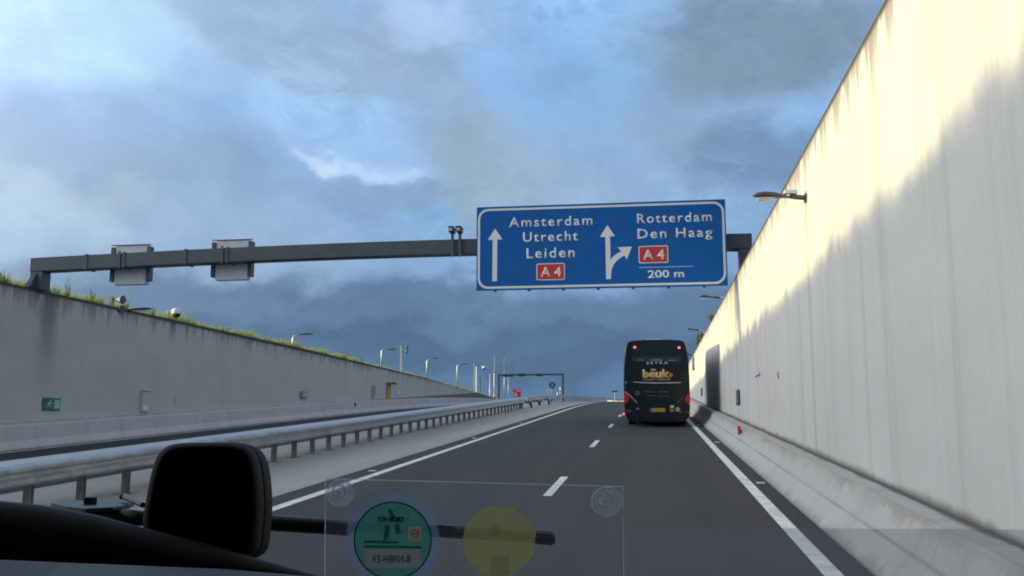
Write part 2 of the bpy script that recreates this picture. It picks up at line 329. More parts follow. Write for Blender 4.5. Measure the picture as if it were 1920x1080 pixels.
# ------------------------------------------------------------------ mesh helper
class MB:
    def __init__(s): s.v = []; s.f = []; s.mi = []; s.cur = 0
    def add(s, vs, fs):
        b = len(s.v); s.v += [tuple(x) for x in vs]; s.f += [tuple(b+i for i in f) for f in fs]; s.mi += [s.cur]*len(fs); return s
    def box(s, x0, x1, y0, y1, z0, z1):
        v = [(x, y, z) for x in (x0, x1) for y in (y0, y1) for z in (z0, z1)]
        return s.add(v, [(0,1,3,2),(4,6,7,5),(0,4,5,1),(2,3,7,6),(0,2,6,4),(1,5,7,3)])
    def obox(s, c, ax, ay, az_):
        c, ax, ay, az_ = map(Vector, (c, ax, ay, az_))
        v = [c+i*ax+j*ay+k*az_ for i in (-1,1) for j in (-1,1) for k in (-1,1)]
        return s.add(v, [(0,1,3,2),(4,6,7,5),(0,4,5,1),(2,3,7,6),(0,2,6,4),(1,5,7,3)])
    def tube(s, pts, r, n=10, cap=True, flat=1.0, up=Vector((0,0,1))):
        pts = [Vector(p) for p in pts]; rs = r if isinstance(r, (list, tuple)) else [r]*len(pts); b = len(s.v); vs = []
        for i, p in enumerate(pts):
            t_ = (pts[min(i+1, len(pts)-1)] - pts[max(i-1, 0)]).normalized()
            a = t_.cross(up)
            if a.length < 1e-3: a = t_.cross(Vector((0,1,0)))
            a.normalize(); c = a.cross(t_).normalized()
            for k in range(n):
                th = 2*math.pi*k/n; vs.append(p + a*(math.cos(th)*rs[i]) + c*(math.sin(th)*rs[i]*flat))
        fs = [(i*n+k, i*n+(k+1)%n, (i+1)*n+(k+1)%n, (i+1)*n+k) for i in range(len(pts)-1) for k in range(n)]
        if cap: fs += [tuple(range(n))[::-1], tuple((len(pts)-1)*n+k for k in range(n))]
        return s.add(vs, fs)
    def disc(s, c, r, n=24, th=.004, axis=Vector((0,-1,0)), ry=None):
        axis = Vector(axis).normalized(); a = axis.cross(Vector((0,0,1))).normalized(); b = a.cross(axis); ry = ry or r
        v = [Vector(c)+a*(math.cos(2*math.pi*k/n)*r)+b*(math.sin(2*math.pi*k/n)*ry)+axis*h for h in (0, th) for k in range(n)]
        return s.add(v, [tuple(range(n)), tuple(range(n, 2*n))[::-1]]+[(k,(k+1)%n,n+(k+1)%n,n+k) for k in range(n)])
    def prism(s, pts, y0, y1):
        """polygon in x,z pushed from y0 to y1"""
        n = len(pts); v = [(x, y, z) for y in (y0, y1) for x, z in pts]
        return s.add(v, [tuple(range(n)), tuple(range(n, 2*n))[::-1]]+[(k,n+k,n+(k+1)%n,(k+1)%n) for k in range(n)])
    def ring(s, outer, inner, y0, y1):
        n = len(outer); v = [(x, y, z) for y in (y0, y1) for L in (outer, inner) for x, z in L]
        f = []
        for k in range(n):
            j = (k+1) % n
            f += [(k, j, n+j, n+k), (2*n+k, 3*n+k, 3*n+j, 2*n+j), (k, 2*n+k, 2*n+j, j), (n+k, n+j, 3*n+j, 3*n+k)]
        return s.add(v, f)
    def build(s, name, m, parent=None, smooth=False, bevel=0, local=False, coll=None):
        me = bpy.data.meshes.new(name); off = parent.location if (parent and not local) else Vector((0,0,0))
        if parent and parent.parent and not local: off = off + parent.parent.location
        me.from_pydata([Vector(x)-off for x in s.v], [], s.f); me.validate()
        for mm in (m if isinstance(m, list) else [m]): me.materials.append(mm)
        if isinstance(m, list):
            for p_, i in zip(me.polygons, s.mi): p_.material_index = i
        bm = bmesh.new(); bm.from_mesh(me); bmesh.ops.recalc_face_normals(bm, faces=bm.faces); bm.to_mesh(me); bm.free()
        if smooth: me.shade_smooth() if hasattr(me, 'shade_smooth') else [setattr(p_, 'use_smooth', True) for p_ in me.polygons]
        o = bpy.data.objects.new(name, me); SC.collection.objects.link(o)
        if parent: o.parent = parent
        if bevel:
            b = o.modifiers.new('bevel', 'BEVEL'); b.width = bevel; b.segments = 3; b.limit_method = 'ANGLE'
        return o

def tag(o, label=None, cat=None, group=None, kind=None):
    if label: o['label'] = label
    if cat: o['category'] = cat
    if group: o['group'] = group
    if kind: o['kind'] = kind
    return o
def thing(name, label, cat, loc=(0,0,0), group=None):
    o = bpy.data.objects.new(name, None); o.location = Vector(loc); SC.collection.objects.link(o); o.empty_display_size = .2
    return tag(o, label, cat, group)
def copy_tree(o, parent=None):
    c = o.copy(); SC.collection.objects.link(c)
    if parent: c.parent = parent
    for ch in list(o.children): copy_tree(ch, c)
    return c
def text(name, body, x0, x1, z0, z1, y, m, parent, bold=0., space=1.0, th=.006, shear=0., flip=False, local=False, mapf=None):
    cu = bpy.data.curves.new('t', 'FONT'); cu.body = body; cu.offset = bold; cu.space_character = space; cu.shear = shear; cu.resolution_u = 3
    o = bpy.data.objects.new('t', cu); SC.collection.objects.link(o); bpy.context.view_layer.update()
    me = bpy.data.meshes.new_from_object(o.evaluated_get(bpy.context.evaluated_depsgraph_get()))
    bpy.data.objects.remove(o); bpy.data.curves.remove(cu)
    xs = [v.co.x for v in me.vertices]; ys = [v.co.y for v in me.vertices]; a, b, c, e = min(xs), max(xs), min(ys), max(ys)
    bm = bmesh.new(); bm.from_mesh(me)
    r = bmesh.ops.extrude_face_region(bm, geom=bm.faces[:])
    top = [g for g in r['geom'] if isinstance(g, bmesh.types.BMVert)]
    for v in top: v.co.z = 1
    off = parent.location if (parent and not local) else Vector((0,0,0))
    if parent and parent.parent and not local: off = off + parent.parent.location
    for v in bm.verts:
        u = (v.co.x-a)/(b-a); u = 1-u if flip else u
        px_, pz = x0+u*(x1-x0), z0+(v.co.y-c)/(e-c)*(z1-z0)
        p_ = mapf(px_, pz, v.co.z) if mapf else Vector((px_, y - v.co.z*th, pz))
        v.co = p_ - off
    bmesh.ops.recalc_face_normals(bm, faces=bm.faces)
    bm.to_mesh(me); bm.free(); me.materials.clear(); me.materials.append(m); me.name = name
    ob = bpy.data.objects.new(name, me); SC.collection.objects.link(ob); ob.parent = parent
    return ob

# ------------------------------------------------------------------ alignment of the road
GR = .0485; H = 1.9; DZL = -.34
def rz(y):
    z = -H + GR*y
    if y > 65: z -= (min(y, 245)-65)**2/5200
    if y > 245: z += -GR*(y-245)
    return z
def rx(y): return -((y-125)**2)/9000 if y > 125 else 0.
def pt(X, y, dz=0.): return Vector((X+rx(y), y, rz(y)+dz))
def steps(y0, y1):
    n = max(1, int(math.ceil((y1-y0)/3.0))); return [y0+(y1-y0)*i/n for i in range(n+1)]
def sweep(prof, y0, y1, closed=False):
    """profile [(X, dz)] carried along the road"""
    ys = steps(y0, y1); n = len(prof); v = [pt(X, y, dz) for y in ys for X, dz in prof]; mb = MB()
    f = [(i*n+k, i*n+(k+1) % n, (i+1)*n+(k+1) % n, (i+1)*n+k) for i in range(len(ys)-1) for k in range(n if closed else n-1)]
    if closed: f += [tuple(range(n)), tuple((len(ys)-1)*n+k for k in range(n))]
    return mb.add(v, f)
YA, YB = -40., 245.

# ------------------------------------------------------------------ setting
def topL(y):
    T = [(-40, 5.05), (20, 5.1), (60, 5.22), (96, 5.1), (111, 4.9), (123, 4.72), (139, 4.45), (150, 4.2)]
    for (a, b), (c, d_) in zip(T, T[1:]):
        if y <= c: return b+(d_-b)*(y-a)/(c-a)
    return T[-1][1]
def topR(y): return 5.0 if y < 120 else 5.0-(y-120)*.012
gys = [-4000, -300] + [YA+i*3 for i in range(96)] + [260, 300, 400, 4000]
v = []
for y in gys:
    yy = min(max(y, YA), YB); zr = rz(yy)-.06 if y > YA-1 else rz(YA)-.06
    if y > YB: zr = rz(YB)-.06-(.5 if y > 280 else 0)
    k = min(1, max(0, (y-142)/12)); zl = (topL(min(y, 150))-.12)*(1-k)+(zr+DZL)*k
    k2 = min(1, max(0, (y-175)/25)); zR = (topR(min(y, 180))-.15)*(1-k2)+zr*k2
    o_ = rx(yy)
    if y < -100: zl = zR = 4.9
    prof = [(-5000, zl), (-200, zl), (-23.2+o_, zl), (-22.85+o_, zr+DZL), (-13.2+o_, zr+DZL), (-11.2+o_, zr), (2.9+o_, zr), (3.0+o_, zR), (200, zR), (5000, zR)]
    v += [(a, y, b) for a, b in prof]
g = MB(); g.add(v, [(i*10+k, i*10+k+1, (i+1)*10+k+1, (i+1)*10+k) for i in range(len(gys)-1) for k in range(9)])
tag(g.build('ground', M['earth']), kind='structure')
tag(sweep([(-6.32, 0), (2.12, 0)], YA, YB).build('road', M['asphalt']), kind='structure')
tag(sweep([(-11.3, 0.0), (-9.0, .012), (-6.323, .005)], YA, YB).build('median_pavement', M['median']), kind='structure')
tag(sweep([(-22.3, DZL), (-13.0, DZL), (-11.303, -.01)], YA, YB).build('opposite_road', M['asphalt2']), kind='structure')
tag(sweep([(-5.84, .004), (-5.64, .004)], YA, YB).build('edge_line', M['paint']), kind='structure')
tag(sweep([(1.62, .004), (1.81, .004)], YA, YB).build('edge_line', M['paint']), kind='structure')
tag(sweep([(-21.62, DZL+.004), (-21.42, DZL+.004)], YA, YB).build('edge_line', M['paint']), kind='structure')
for k in range(-3, 14):
    y0 = 16.3+12.05*k
    tag(sweep([(-1.84, .004), (-1.69, .004)], y0, y0+3.25).build('lane_marking', M['paint']), kind='structure')
# small white studs just outside the edge lines
studs = [(1.955, 18.6), (1.955, 30.6), (1.955, 42.6), (-6.02, 20.5), (-6.02, 32.6), (-6.02, 44.6)]
words = ['nearest white road stud beside the right edge line', 'white road stud by the right edge line just behind the bus', 'white road stud beside the right edge line under the coach shadow',
         'nearest white road stud outside the left edge line', 'second white road stud outside the left edge line', 'third white road stud outside the left edge line']
for (X_, y), l in zip(studs, words):
    m_ = MB(); p_ = pt(X_, y); m_.obox(p_+Vector((0,0,.010)), (.075,0,0), (0,.05,.0024), (0,0,.009))
    tag(m_.build('road_stud', M['white'], bevel=.004), l, 'road stud', 'white studs along the edge lines')

# ------------------------------------------------------------------ walls and barriers
def wall(name, xf, xb, topf, y0, y1, base, m, label):
    ys = steps(y0, y1); v = []
    for y in ys:
        b = rz(y)+base; t_ = topf(y)
        v += [(xf+rx(y), y, b), (xf+rx(y), y, t_), (xb+rx(y), y, t_), (xb+rx(y), y, b)]
    mb = MB(); f = [(i*4+k, i*4+(k+1) % 4, (i+1)*4+(k+1) % 4, (i+1)*4+k) for i in range(len(ys)-1) for k in range(4)]
    mb.add(v, f+[(0,1,2,3), tuple((len(ys)-1)*4+k for k in range(4))])
    return tag(mb.build(name, m), label, 'wall')
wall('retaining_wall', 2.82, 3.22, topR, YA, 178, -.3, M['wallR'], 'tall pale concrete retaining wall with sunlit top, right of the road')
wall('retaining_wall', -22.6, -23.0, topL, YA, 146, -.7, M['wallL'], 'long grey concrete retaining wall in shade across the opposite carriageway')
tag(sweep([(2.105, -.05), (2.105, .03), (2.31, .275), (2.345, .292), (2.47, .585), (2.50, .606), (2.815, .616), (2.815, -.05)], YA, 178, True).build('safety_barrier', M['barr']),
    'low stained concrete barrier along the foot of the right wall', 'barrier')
tag(sweep([(-22.0, DZL-.05), (-22.02, DZL+.06), (-22.16, DZL+.30), (-22.22, DZL+.80), (-22.25, DZL+.86), (-22.595, DZL+.87), (-22.595, DZL-.05)], YA, 200, True).build('safety_barrier', M['barrL']),
    'low grey concrete barrier along the foot of the left wall', 'barrier')
# sunlit parapet far off where the road bends away
mb = MB(); a = at_y(1139, 748, 215); b = at_y(1172, 752, 205)
for p0, p1 in [(a, b)]:
    n_ = Vector((0, .4, 0)); zb = 1.8
    mb.add([(p0.x, p0.y, zb), (p0.x, p0.y, p0.z), (p1.x, p1.y, p1.z), (p1.x, p1.y, zb), (p0.x, p0.y+.4, zb), (p0.x, p0.y+.4, p0.z), (p1.x, p1.y+.4, p1.z), (p1.x, p1.y+.4, zb)],
           [(0,1,2,3),(4,7,6,5),(0,4,5,1),(3,2,6,7),(1,5,6,2),(0,3,7,4)])
M['pale'] = mat('pale_concrete', (.40, .38, .32), .8, var=.15, vscale=1.)
tag(mb.build('parapet_wall', M['pale']), 'short pale parapet far ahead where the road bends', 'wall')

gx = thing('guardrail', 'distant grey guardrail above the short pale parapet, ending behind the bus', 'guardrail', at_y(1130, 750, 205))
M['railfar'] = mat('rail_far', (.30, .32, .33), .55, .4)
p_ = [at_y(px, py, 208) for px, py in ((1085, 744.5), (1105, 744.4), (1130, 745.4), (1150, 747), (1178, 749.8))]
for p0, p1 in zip(p_, p_[1:]):
    mm = MB(); mm.add([(p0.x, 208, p0.z-.42), (p0.x, 208, p0.z), (p1.x, 208, p1.z), (p1.x, 208, p1.z-.42), (p0.x, 208.1, p0.z-.42), (p0.x, 208.1, p0.z), (p1.x, 208.1, p1.z), (p1.x, 208.1, p1.z-.42)], [(0,1,2,3),(4,7,6,5),(0,4,5,1),(3,2,6,7),(1,5,6,2),(0,3,7,4)]); mm.build('rail', M['railfar'], gx)
    mm = MB(); mm.box(p0.x, p0.x+.15, 208.11, 208.2, 1.8, p0.z-.05); mm.build('post', M['railfar'], gx)

# ------------------------------------------------------------------ median guardrail
GX = -9.1
gr = thing('guardrail', 'long galvanised steel guardrail on posts along the median', 'guardrail', pt(GX, 30))
def rail_prof(x, s):   # W beam, s = side it bulges to
    return [(x, .76), (x+s*.05, .755), (x+s*.075, .72), (x+s*.075, .675), (x+s*.02, .635), (x+s*.02, .585), (x+s*.075, .545), (x+s*.075, .49), (x+s*.05, .455), (x, .45)]
R0, R1 = YA, 68.5
sweep(rail_prof(GX+.10, 1), R0, R1).build('rail', M['galv'], gr)
sweep(rail_prof(GX-.55, -1), R0, R1).build('rail', M['galv'], gr)
sweep([(GX-.55, .755), (GX-.54, .772), (GX+.09, .772), (GX+.10, .755)], R0, R1).build('top_strip', M['galv'], gr)
y = 6.6
while y < R1:
    p_ = pt(GX, y); m_ = MB()
    m_.box(p_.x-.055, p_.x+.055, p_.y-.052, p_.y-.046, p_.z, p_.z+.60); m_.box(p_.x-.055, p_.x+.055, p_.y+.046, p_.y+.052, p_.z, p_.z+.60)
    m_.box(p_.x-.004, p_.x+.004, p_.y-.046, p_.y+.046, p_.z, p_.z+.60)
    m_.box(p_.x-.546, p_.x+.097, p_.y-.03, p_.y+.03, p_.z+.60, p_.z+.70)
    m_.obox(p_+Vector((0, 0, .018)), (.17, 0, 0), (0, .13, .0063), (0, 0, .012))
    m_.build('post', M['galvd'], gr); y += 1.333
# lap joints of the rail
y = 6.0; lj = MB()
while y < R1-1:
    lj = sweep([(x+.004, z+.003) for x, z in rail_prof(GX+.10, 1)], y, y+.34); lj.build('lap_joint', M['galv'], gr); y += 4.0
# removable section with striped beam on wheeled trestles
cs = thing('removable_barrier', 'removable guardrail section with slanted black and white stripes on wheeled trestles', 'barrier', pt(GX, 75))
M['stripe'] = bpy.data.materials.new('hazard_stripes'); M['stripe'].use_nodes = True
_n = NT(M['stripe'].node_tree); _p = _n.n['Principled BSDF']; _x, _y, _z = _n.sep(_n.pos())
_n.put(_p.inputs['Base Color'], _n.mix(_n.m('GREATER_THAN', _n.m('FRACT', _n.m('MULTIPLY', _n.m('ADD', _y, _n.m('MULTIPLY', _z, 2.2)), .62)), .5), (.03,.03,.035), (.62,.64,.65)))
_p.inputs['Roughness'].default_value = .5
sweep([(GX+.22, .50), (GX+.22, .80), (GX-.22, .80), (GX-.22, .50)], 68.9, 84, True).build('striped_beam', M['stripe'], cs)
for yy in (70.2, 75.0, 82.5):
    p_ = pt(GX, yy); m_ = MB()
    m_.obox(p_+Vector((0,0,.45)), (.35,0,0), (0,.5 if yy != 75 else .06,.02), (0,0,.06))
    for sx in (-.3, .3): m_.tube([p_+Vector((sx,0,.45)), p_+Vector((sx*1.3,0,.10))], .05, 8)
    tr = m_.build('trestle', M['dark'], cs)
    if yy != 75.0:
        for sx in (-.40, .40):
            wv = MB(); wv.tube([p_+Vector((sx-.05, -.2, .17)), p_+Vector((sx+.05, -.2, .17))], .17, 16); wv.build('wheel', M['tyre'], tr)
gr2 = thing('guardrail', 'far guardrail curving over the crest beyond the striped section', 'guardrail', pt(GX, 110))
sweep(rail_prof(GX+.10, 1), 84.4, 235).build('rail', M['galv'], gr2)
sweep(rail_prof(GX-.55, -1), 84.4, 235).build('rail', M['galv'], gr2)
for k in range(24):
    p_ = pt(GX, 85.5+k*2.66); m_ = MB(); m_.box(p_.x-.055, p_.x+.055, p_.y-.05, p_.y+.05, p_.z-.03, p_.z+.70); m_.build('post', M['galvd'], gr2)

# ------------------------------------------------------------------ overhead gantry and its sign
GY = 32.7
ga = thing('sign_gantry', 'dark grey steel gantry spanning both carriageways', 'gantry', (-9.7, GY, 5))
bl, brt = Vector((-22.85, GY, 6.05)), Vector((3.42, GY, 6.22))
def beam_z(x): # slight pre-camber as in the real beam
    u = (x-bl.x)/(brt.x-bl.x); return bl.z+(brt.z-bl.z)*u+.16*math.sin(math.pi*u)
m_ = MB(); xs = [bl.x+(brt.x-bl.x)*i/24 for i in range(25)]; v = []
for x in xs:
    zc = beam_z(x); v += [(x, GY-.28, zc-.26), (x, GY-.28, zc+.26), (x, GY+.28, zc+.26), (x, GY+.28, zc-.26)]
m_.add(v, [(i*4+k, i*4+(k+1) % 4, (i+1)*4+(k+1) % 4, (i+1)*4+k) for i in range(24) for k in range(4)]+[(0,1,2,3), (96,97,98,99)])
m_.build('beam', M['gantry'], ga, bevel=.02)
m_ = MB(); zt = beam_z(-22.6)-.262
m_.box(-22.83, -22.33, GY-.27, GY+.27, 5.12, zt); m_.build('post', M['gantry'], ga, bevel=.02)
m_ = MB(); m_.box(-23.0, -22.59, GY-.55, GY+.75, 5.10, 5.17)
for k in range(2):
    y0 = (GY-.272, GY+.272)[k]; sgn = (-1, 1)[k]
    m_.add([(-22.62, y0, 5.17), (-22.62, y0+sgn*.38, 5.17), (-22.62, y0, 5.75), (-22.55, y0, 5.17), (-22.55, y0+sgn*.38, 5.17), (-22.55, y0, 5.75)], [(0,1,2),(3,5,4),(0,3,4,1),(1,4,5,2),(0,2,5,3)])
m_.add([(-22.84, GY-.5, 5.17), (-22.60, GY-.5, 5.17), (-22.60, GY+.6, 5.17), (-22.84, GY+.6, 5.17), (-22.84, GY-.272, 5.55), (-22.60, GY-.272, 5.55), (-22.60, GY+.272, 5.55), (-22.84, GY+.272, 5.55)],
       [(0,1,5,4),(1,2,6,5),(2,3,7,6),(3,0,4,7),(4,5,6,7)])
m_.build('base_plate', M['gantry'], ga)
m_ = MB(); m_.box(2.98, 3.42, GY-.27, GY+.27, 3.2, beam_z(3.2)-.262); m_.build('post', M['gantry'], ga, bevel=.02)
for X_ in (-20.6, -19.1, -16.7, -15.1):     # splice collars
    m_ = MB(); zc = beam_z(X_); m_.box(X_-.05, X_+.05, GY-.305, GY+.305, zc-.285, zc+.285); m_.build('collar', M['gantry'], ga)
# small things on the right stub of the beam
for X_ in (2.72, 2.9, 3.1):
    m_ = MB(); m_.box(X_-.025, X_+.025, GY-.05, GY+.05, beam_z(X_)+.262, beam_z(X_)+.31); m_.build('bracket', M['dark'], ga)

# lane signals seen from behind
for (xa, xb, lab) in ((-19.99, -18.37, 'lane signal box back on the gantry, nearer the left post'), (-16.0, -14.39, 'lane signal box back on the gantry, nearer the cameras')):
    xc = (xa+xb)/2; zc = beam_z(xc); p_ = thing('lane_signal', lab, 'lane signal', (xc, GY+.5, zc), 'lane signals on the gantry')
    m_ = MB(); m_.box(xa+.17, xb-.17, GY+.34, GY+.60, zc-.82, zc+.70); m_.build('signal_box', M['backgrey'], p_, bevel=.02)
    for xq in (xa+.02, xb-.16):
        m_ = MB(); m_.box(xq, xq+.14, GY+.30, GY+.56, zc-.70, zc+.60); m_.build('side_bracket', M['gantry'], p_)
    m_ = MB(); m_.box(xa+.02, xb-.02, GY+.31, GY+.335, zc+.655, zc+.69); m_.build('top_rail', M['gantry'], p_)
    m_ = MB(); m_.box(xc-.12, xc-.04, GY-.33, GY-.307, zc-.30, zc+.33); m_.build('clamp', M['gantry'], p_)

# traffic cameras on the beam
for px, lab in ((848, 'left one of two cameras standing on the gantry beam'), (862, 'right one of two cameras standing on the gantry beam, beside the blue sign')):
    X_ = at_y(px, 436, GY-.33).x; p_ = thing('traffic_camera', lab, 'camera', (X_, GY-.33, 6.3), 'cameras on the gantry')
    m_ = MB(); m_.box(X_-.03, X_+.06, GY-.39, GY-.31, 5.93, 6.76); m_.build('mast', M['gantry'], p_)
    m_ = MB(); m_.box(X_-.09, X_+.09, GY-.62, GY-.15, 6.77, 6.93); hd = m_.build('housing', M['lamp'], p_, bevel=.02)
    m_ = MB(); m_.box(X_-.10, X_+.10, GY-.66, GY-.12, 6.935, 6.955); m_.build('sun_shield', M['dark'], p_)
    m_ = MB(); m_.disc((X_, GY-.622, 6.85), .06, 16, .02); m_.build('lens', M['lampg'], p_)

# the blue direction sign
SY = 32.05
s_tl, s_tr, s_bl, s_br = [at_y(*q_, SY) for q_ in ((894.3, 387.0), (1361, 375.2), (892.8, 542.7), (1363.5, 537.2))]
sx0, sx1 = (s_tl.x+s_bl.x)/2, (s_tr.x+s_br.x)/2; sz0, sz1 = (s_bl.z+s_br.z)/2, (s_tl.z+s_tr.z)/2
ds = thing('direction_sign', 'large blue motorway direction sign with white place names over the lanes', 'road sign', ((sx0+sx1)/2, SY, sz0))
m_ = MB(); m_.box(sx0, sx1, SY, SY+.09, sz0, sz1); m_.build('sign_panel', M['blue'], ds)
SWp, SHp = 1404.0, 472.0
def su(zx, zy):   # position on the sign face from the measured lettering layout
    top = 140-36*(zx-283)/1400; bot = 608-18*(zx-278)/1412
    return sx0+(zx-281)/1406*(sx1-sx0), sz1-(zy-top)/(bot-top)*(sz1-sz0)
def rrect(x0, x1, z0, z1, r, n=8):
    out = []
    for cx, cz, a0 in ((x1-r, z1-r, 0), (x0+r, z1-r, 90), (x0+r, z0+r, 180), (x1-r, z0+r, 270)):
        for i in range(n+1):
            a_ = R(a0+90*i/n); out.append((cx+r*math.cos(a_), cz+r*math.sin(a_)))
    return out
bw = .075
m_ = MB(); m_.ring(rrect(sx0+.045, sx1-.045, sz0+.05, sz1-.07, .36), rrect(sx0+.045+bw, sx1-.045-bw, sz0+.05+bw, sz1-.07-bw, .29), SY-.006, SY-.001)
m_.build('border', M['white'], ds)
for body, (xa, xb, yt, yb) in {'Amsterdam': (470, 948, 195, 250), 'Utrecht': (551, 865, 280, 336), 'Leiden': (571, 845, 371, 429), 'Rotterdam': (1199, 1612, 179, 234), 'Den Haag': (1200, 1612, 266, 338), '200 m': (1252, 1452, 501, 545)}.items():
    xm = (xa+xb)/2; x0, _ = su(xa, 300); x1, _ = su(xb, 300); _, z0 = su(xm, yb); _, z1 = su(xm, yt)
    text('lettering', body, x0, x1, z0, z1, SY-.001, M['white'], ds, bold=.022 if body == '200 m' else .012, space=1.22 if body != '200 m' else 1.0)
def poly_sign(name, pts, m):
    mm = MB(); mm.prism([su(*q_) for q_ in pts], SY-.006, SY-.001); return mm.build(name, m, ds)
poly_sign('arrow', [(373, 558), (375, 325), (347, 325), (389, 261), (432, 323), (402, 323), (400, 557)], M['white'])
br_out = [(1047, 548)]
m_ = [(1020, 550), (1019, 313), (988, 313), (1031, 246), (1073, 309), (1046, 310), (1046, 440)]
curve = [(1049, 440), (1062, 424), (1080, 409), (1100, 399), (1106, 395)]
back = [(1124, 418), (1100, 432), (1080, 448), (1064, 468), (1052, 495), (1048, 520), (1047, 549)]
poly_sign('arrow', m_ + curve[1:] + [(1088, 372), (1166, 369), (1137, 441)] + back, M['white'])
x0, z0 = su(1203, 488); x1, z1 = su(1500, 481); mm = MB(); mm.box(x0, x1, SY-.006, SY-.001, z0, z1); mm.build('distance_rule', M['white'], ds)
for (xa, xb, yt, yb) in ((627, 788, 459, 553), (1203, 1367, 365, 462)):
    xm = (xa+xb)/2; x0, _ = su(xa, 400); x1, _ = su(xb, 400); _, z0 = su(xm, yb); _, z1 = su(xm, yt)
    mm = MB(); mm.prism(rrect(x0, x1, z0, z1, .05, 4), SY-.006, SY-.001); sh = mm.build('route_shield', M['white'], ds)
    mm = MB(); mm.prism(rrect(x0+.03, x1-.03, z0+.03, z1-.03, .03, 4), SY-.011, SY-.006); mm.build('shield_field', M['red'], sh)
    tx = text('lettering', 'A 4', x0+.15*(x1-x0), x1-.13*(x1-x0), z0+.20*(z1-z0), z1-.22*(z1-z0), SY-.011, M['white'], sh, bold=.012, th=.005)
for k in range(7):   # bolts and hangers under the lower edge
    X_ = sx0+(sx1-sx0)*(k+.55)/7.2; mm = MB(); mm.box(X_-.05, X_+.05, SY+.02, SY+.10, sz0-.05, sz0-.002); mm.build('edge_clip', M['bluedge'], ds)
for k in range(4):
    X_ = sx0+(sx1-sx0)*(k+.5)/4; mm = MB(); mm.box(X_-.05, X_+.05, SY+.092, GY-.282, sz0+.25, sz1-.25); mm.build('hanger', M['gantry'], ds)

# ------------------------------------------------------------------ the coach ahead
BY = 40.8; BZ = rz(BY); BX = .200; K = FOC/BY*.993
bus = thing('bus', 'black touring coach with glowing red lamps driving ahead in the right lane', 'bus', (BX, BY, BZ))
def bp(px, py): # point of the rear face
    p_ = at_y(px, py, BY); return p_.x, p_.z
HW = [(1.02, .24), (1.22, .30), (1.30, .42), (1.345, .62), (1.365, 1.0), (1.368, 1.9), (1.36, 2.3), (1.345, 2.8), (1.30, 3.2), (1.25, 3.42), (1.17, 3.545), (1.02, 3.605), (.6, 3.635), (0, 3.645)]
ringp = HW + [(-a, b) for a, b in HW[-2::-1]]; nr = len(ringp)
secs = [(0.0, .965, .985, .012), (.03, .985, .994, .006), (.10, .998, 1.0, 0), (.4, 1, 1, 0), (6, 1, 1, 0), (9.3, 1, 1, 0), (10.2, .99, .985, .0), (10.75, .96, .94, .01), (11.05, .92, .86, .02)]
v = []
for yy, kx, kz, lift in secs:
    gz = rz(BY+yy)-BZ
    for a, b in ringp: v.append((BX+a*kx, BY+yy, BZ+gz+lift+.24+(b-.24)*kz))
m_ = MB(); m_.add(v, [(i*nr+k, i*nr+(k+1) % nr, (i+1)*nr+(k+1) % nr, (i+1)*nr+k) for i in range(len(secs)-1) for k in range(nr)]+[tuple(range(nr)), tuple((len(secs)-1)*nr+k for k in range(nr))])
body = m_.build('body', M['bus'], bus)
for p_ in body.data.polygons: p_.use_smooth = len(p_.vertices) == 4
m_ = MB(); m_.box(BX-1.0, BX+1.0, BY+.5, BY+10.2, BZ+.30, BZ+.9); m_.build('chassis', M['trim'], bus)
def face_poly(name, pts, m, y0=-.012, y1=.01, par=None):
    mm = MB(); mm.prism([bp(*q_) for q_ in pts], BY+y0, BY+y1); return mm.build(name, m, par or bus)
face_poly('rear_window', [(1184.5, 669), (1183, 655), (1186.5, 643.5), (1200, 641.8), (1232, 641.3), (1264, 642), (1275.5, 643.8), (1279.5, 655), (1278, 669)], M['busglass'])
face_poly('window_band', [(1184.3, 669.2), (1278, 669.2), (1277, 678.6), (1184.8, 678)], M['busglass2'])
face_poly('engine_cover', [(1179, 722), (1286, 723), (1286, 738), (1271, 757), (1194, 756), (1178, 735)], M['bus'], -.02)
face_poly('bumper', [(1173, 759), (1195, 757.3), (1270, 758), (1291.5, 760), (1290, 785), (1283, 790), (1232, 791), (1182, 789.5), (1175, 784)], M['bus'], -.035)
# lamps
def lamp_obj(name, px0, px1, py0, py1, core=True):
    x0, z1 = bp(px0, py0); x1, z0 = bp(px1, py1); mm = MB(); mm.prism(rrect(x0, x1, z0, z1, min(x1-x0, z1-z0)*.35, 4), BY-.03, BY-.013); o_ = mm.build(name, M['brake'], bus)
    if core:
        for f0 in (.2, .58):
            mm = MB(); mm.box(x0+(x1-x0)*f0, x0+(x1-x0)*(f0+.24), BY-.036, BY-.031, z0+(z1-z0)*.28, z1-(z1-z0)*.28); mm.build('bulb', M['brakec'], o_)
lamp_obj('brake_light', 1187.2, 1193.2, 648.4, 654.0); lamp_obj('brake_light', 1270.2, 1276.2, 649.0, 654.6)
face_poly('tail_light', [(1169.8, 736), (1172.5, 735), (1177.5, 740), (1179.6, 746), (1178.3, 752), (1174, 756.5), (1171, 756), (1170, 748)], M['tail'], -.05)
face_poly('tail_light', [(1293.8, 738), (1291, 737.4), (1287, 742), (1284.8, 748), (1286.5, 754), (1291, 758.6), (1293.2, 758), (1294, 750)], M['tail'], -.05)
for px, py, s in ((1169.6, 776.2, -1), (1296.0, 779.2, 1)):
    x, z = bp(px, py); mm = MB(); mm.tube([(x-s*.16, BY+.12, z), (x-s*.02, BY+.10, z)], .02, 8); ar = mm.build('marker_lamp', M['trim'], bus)
    mm = MB(); mm.disc((x, BY+.06, z), .06, 14, .05); mm.build('lens', M['brake'], ar)
    mm = MB(); mm.disc((x, BY+.005, z), .026, 10, .01); mm.build('bulb', M['brakec'], ar)
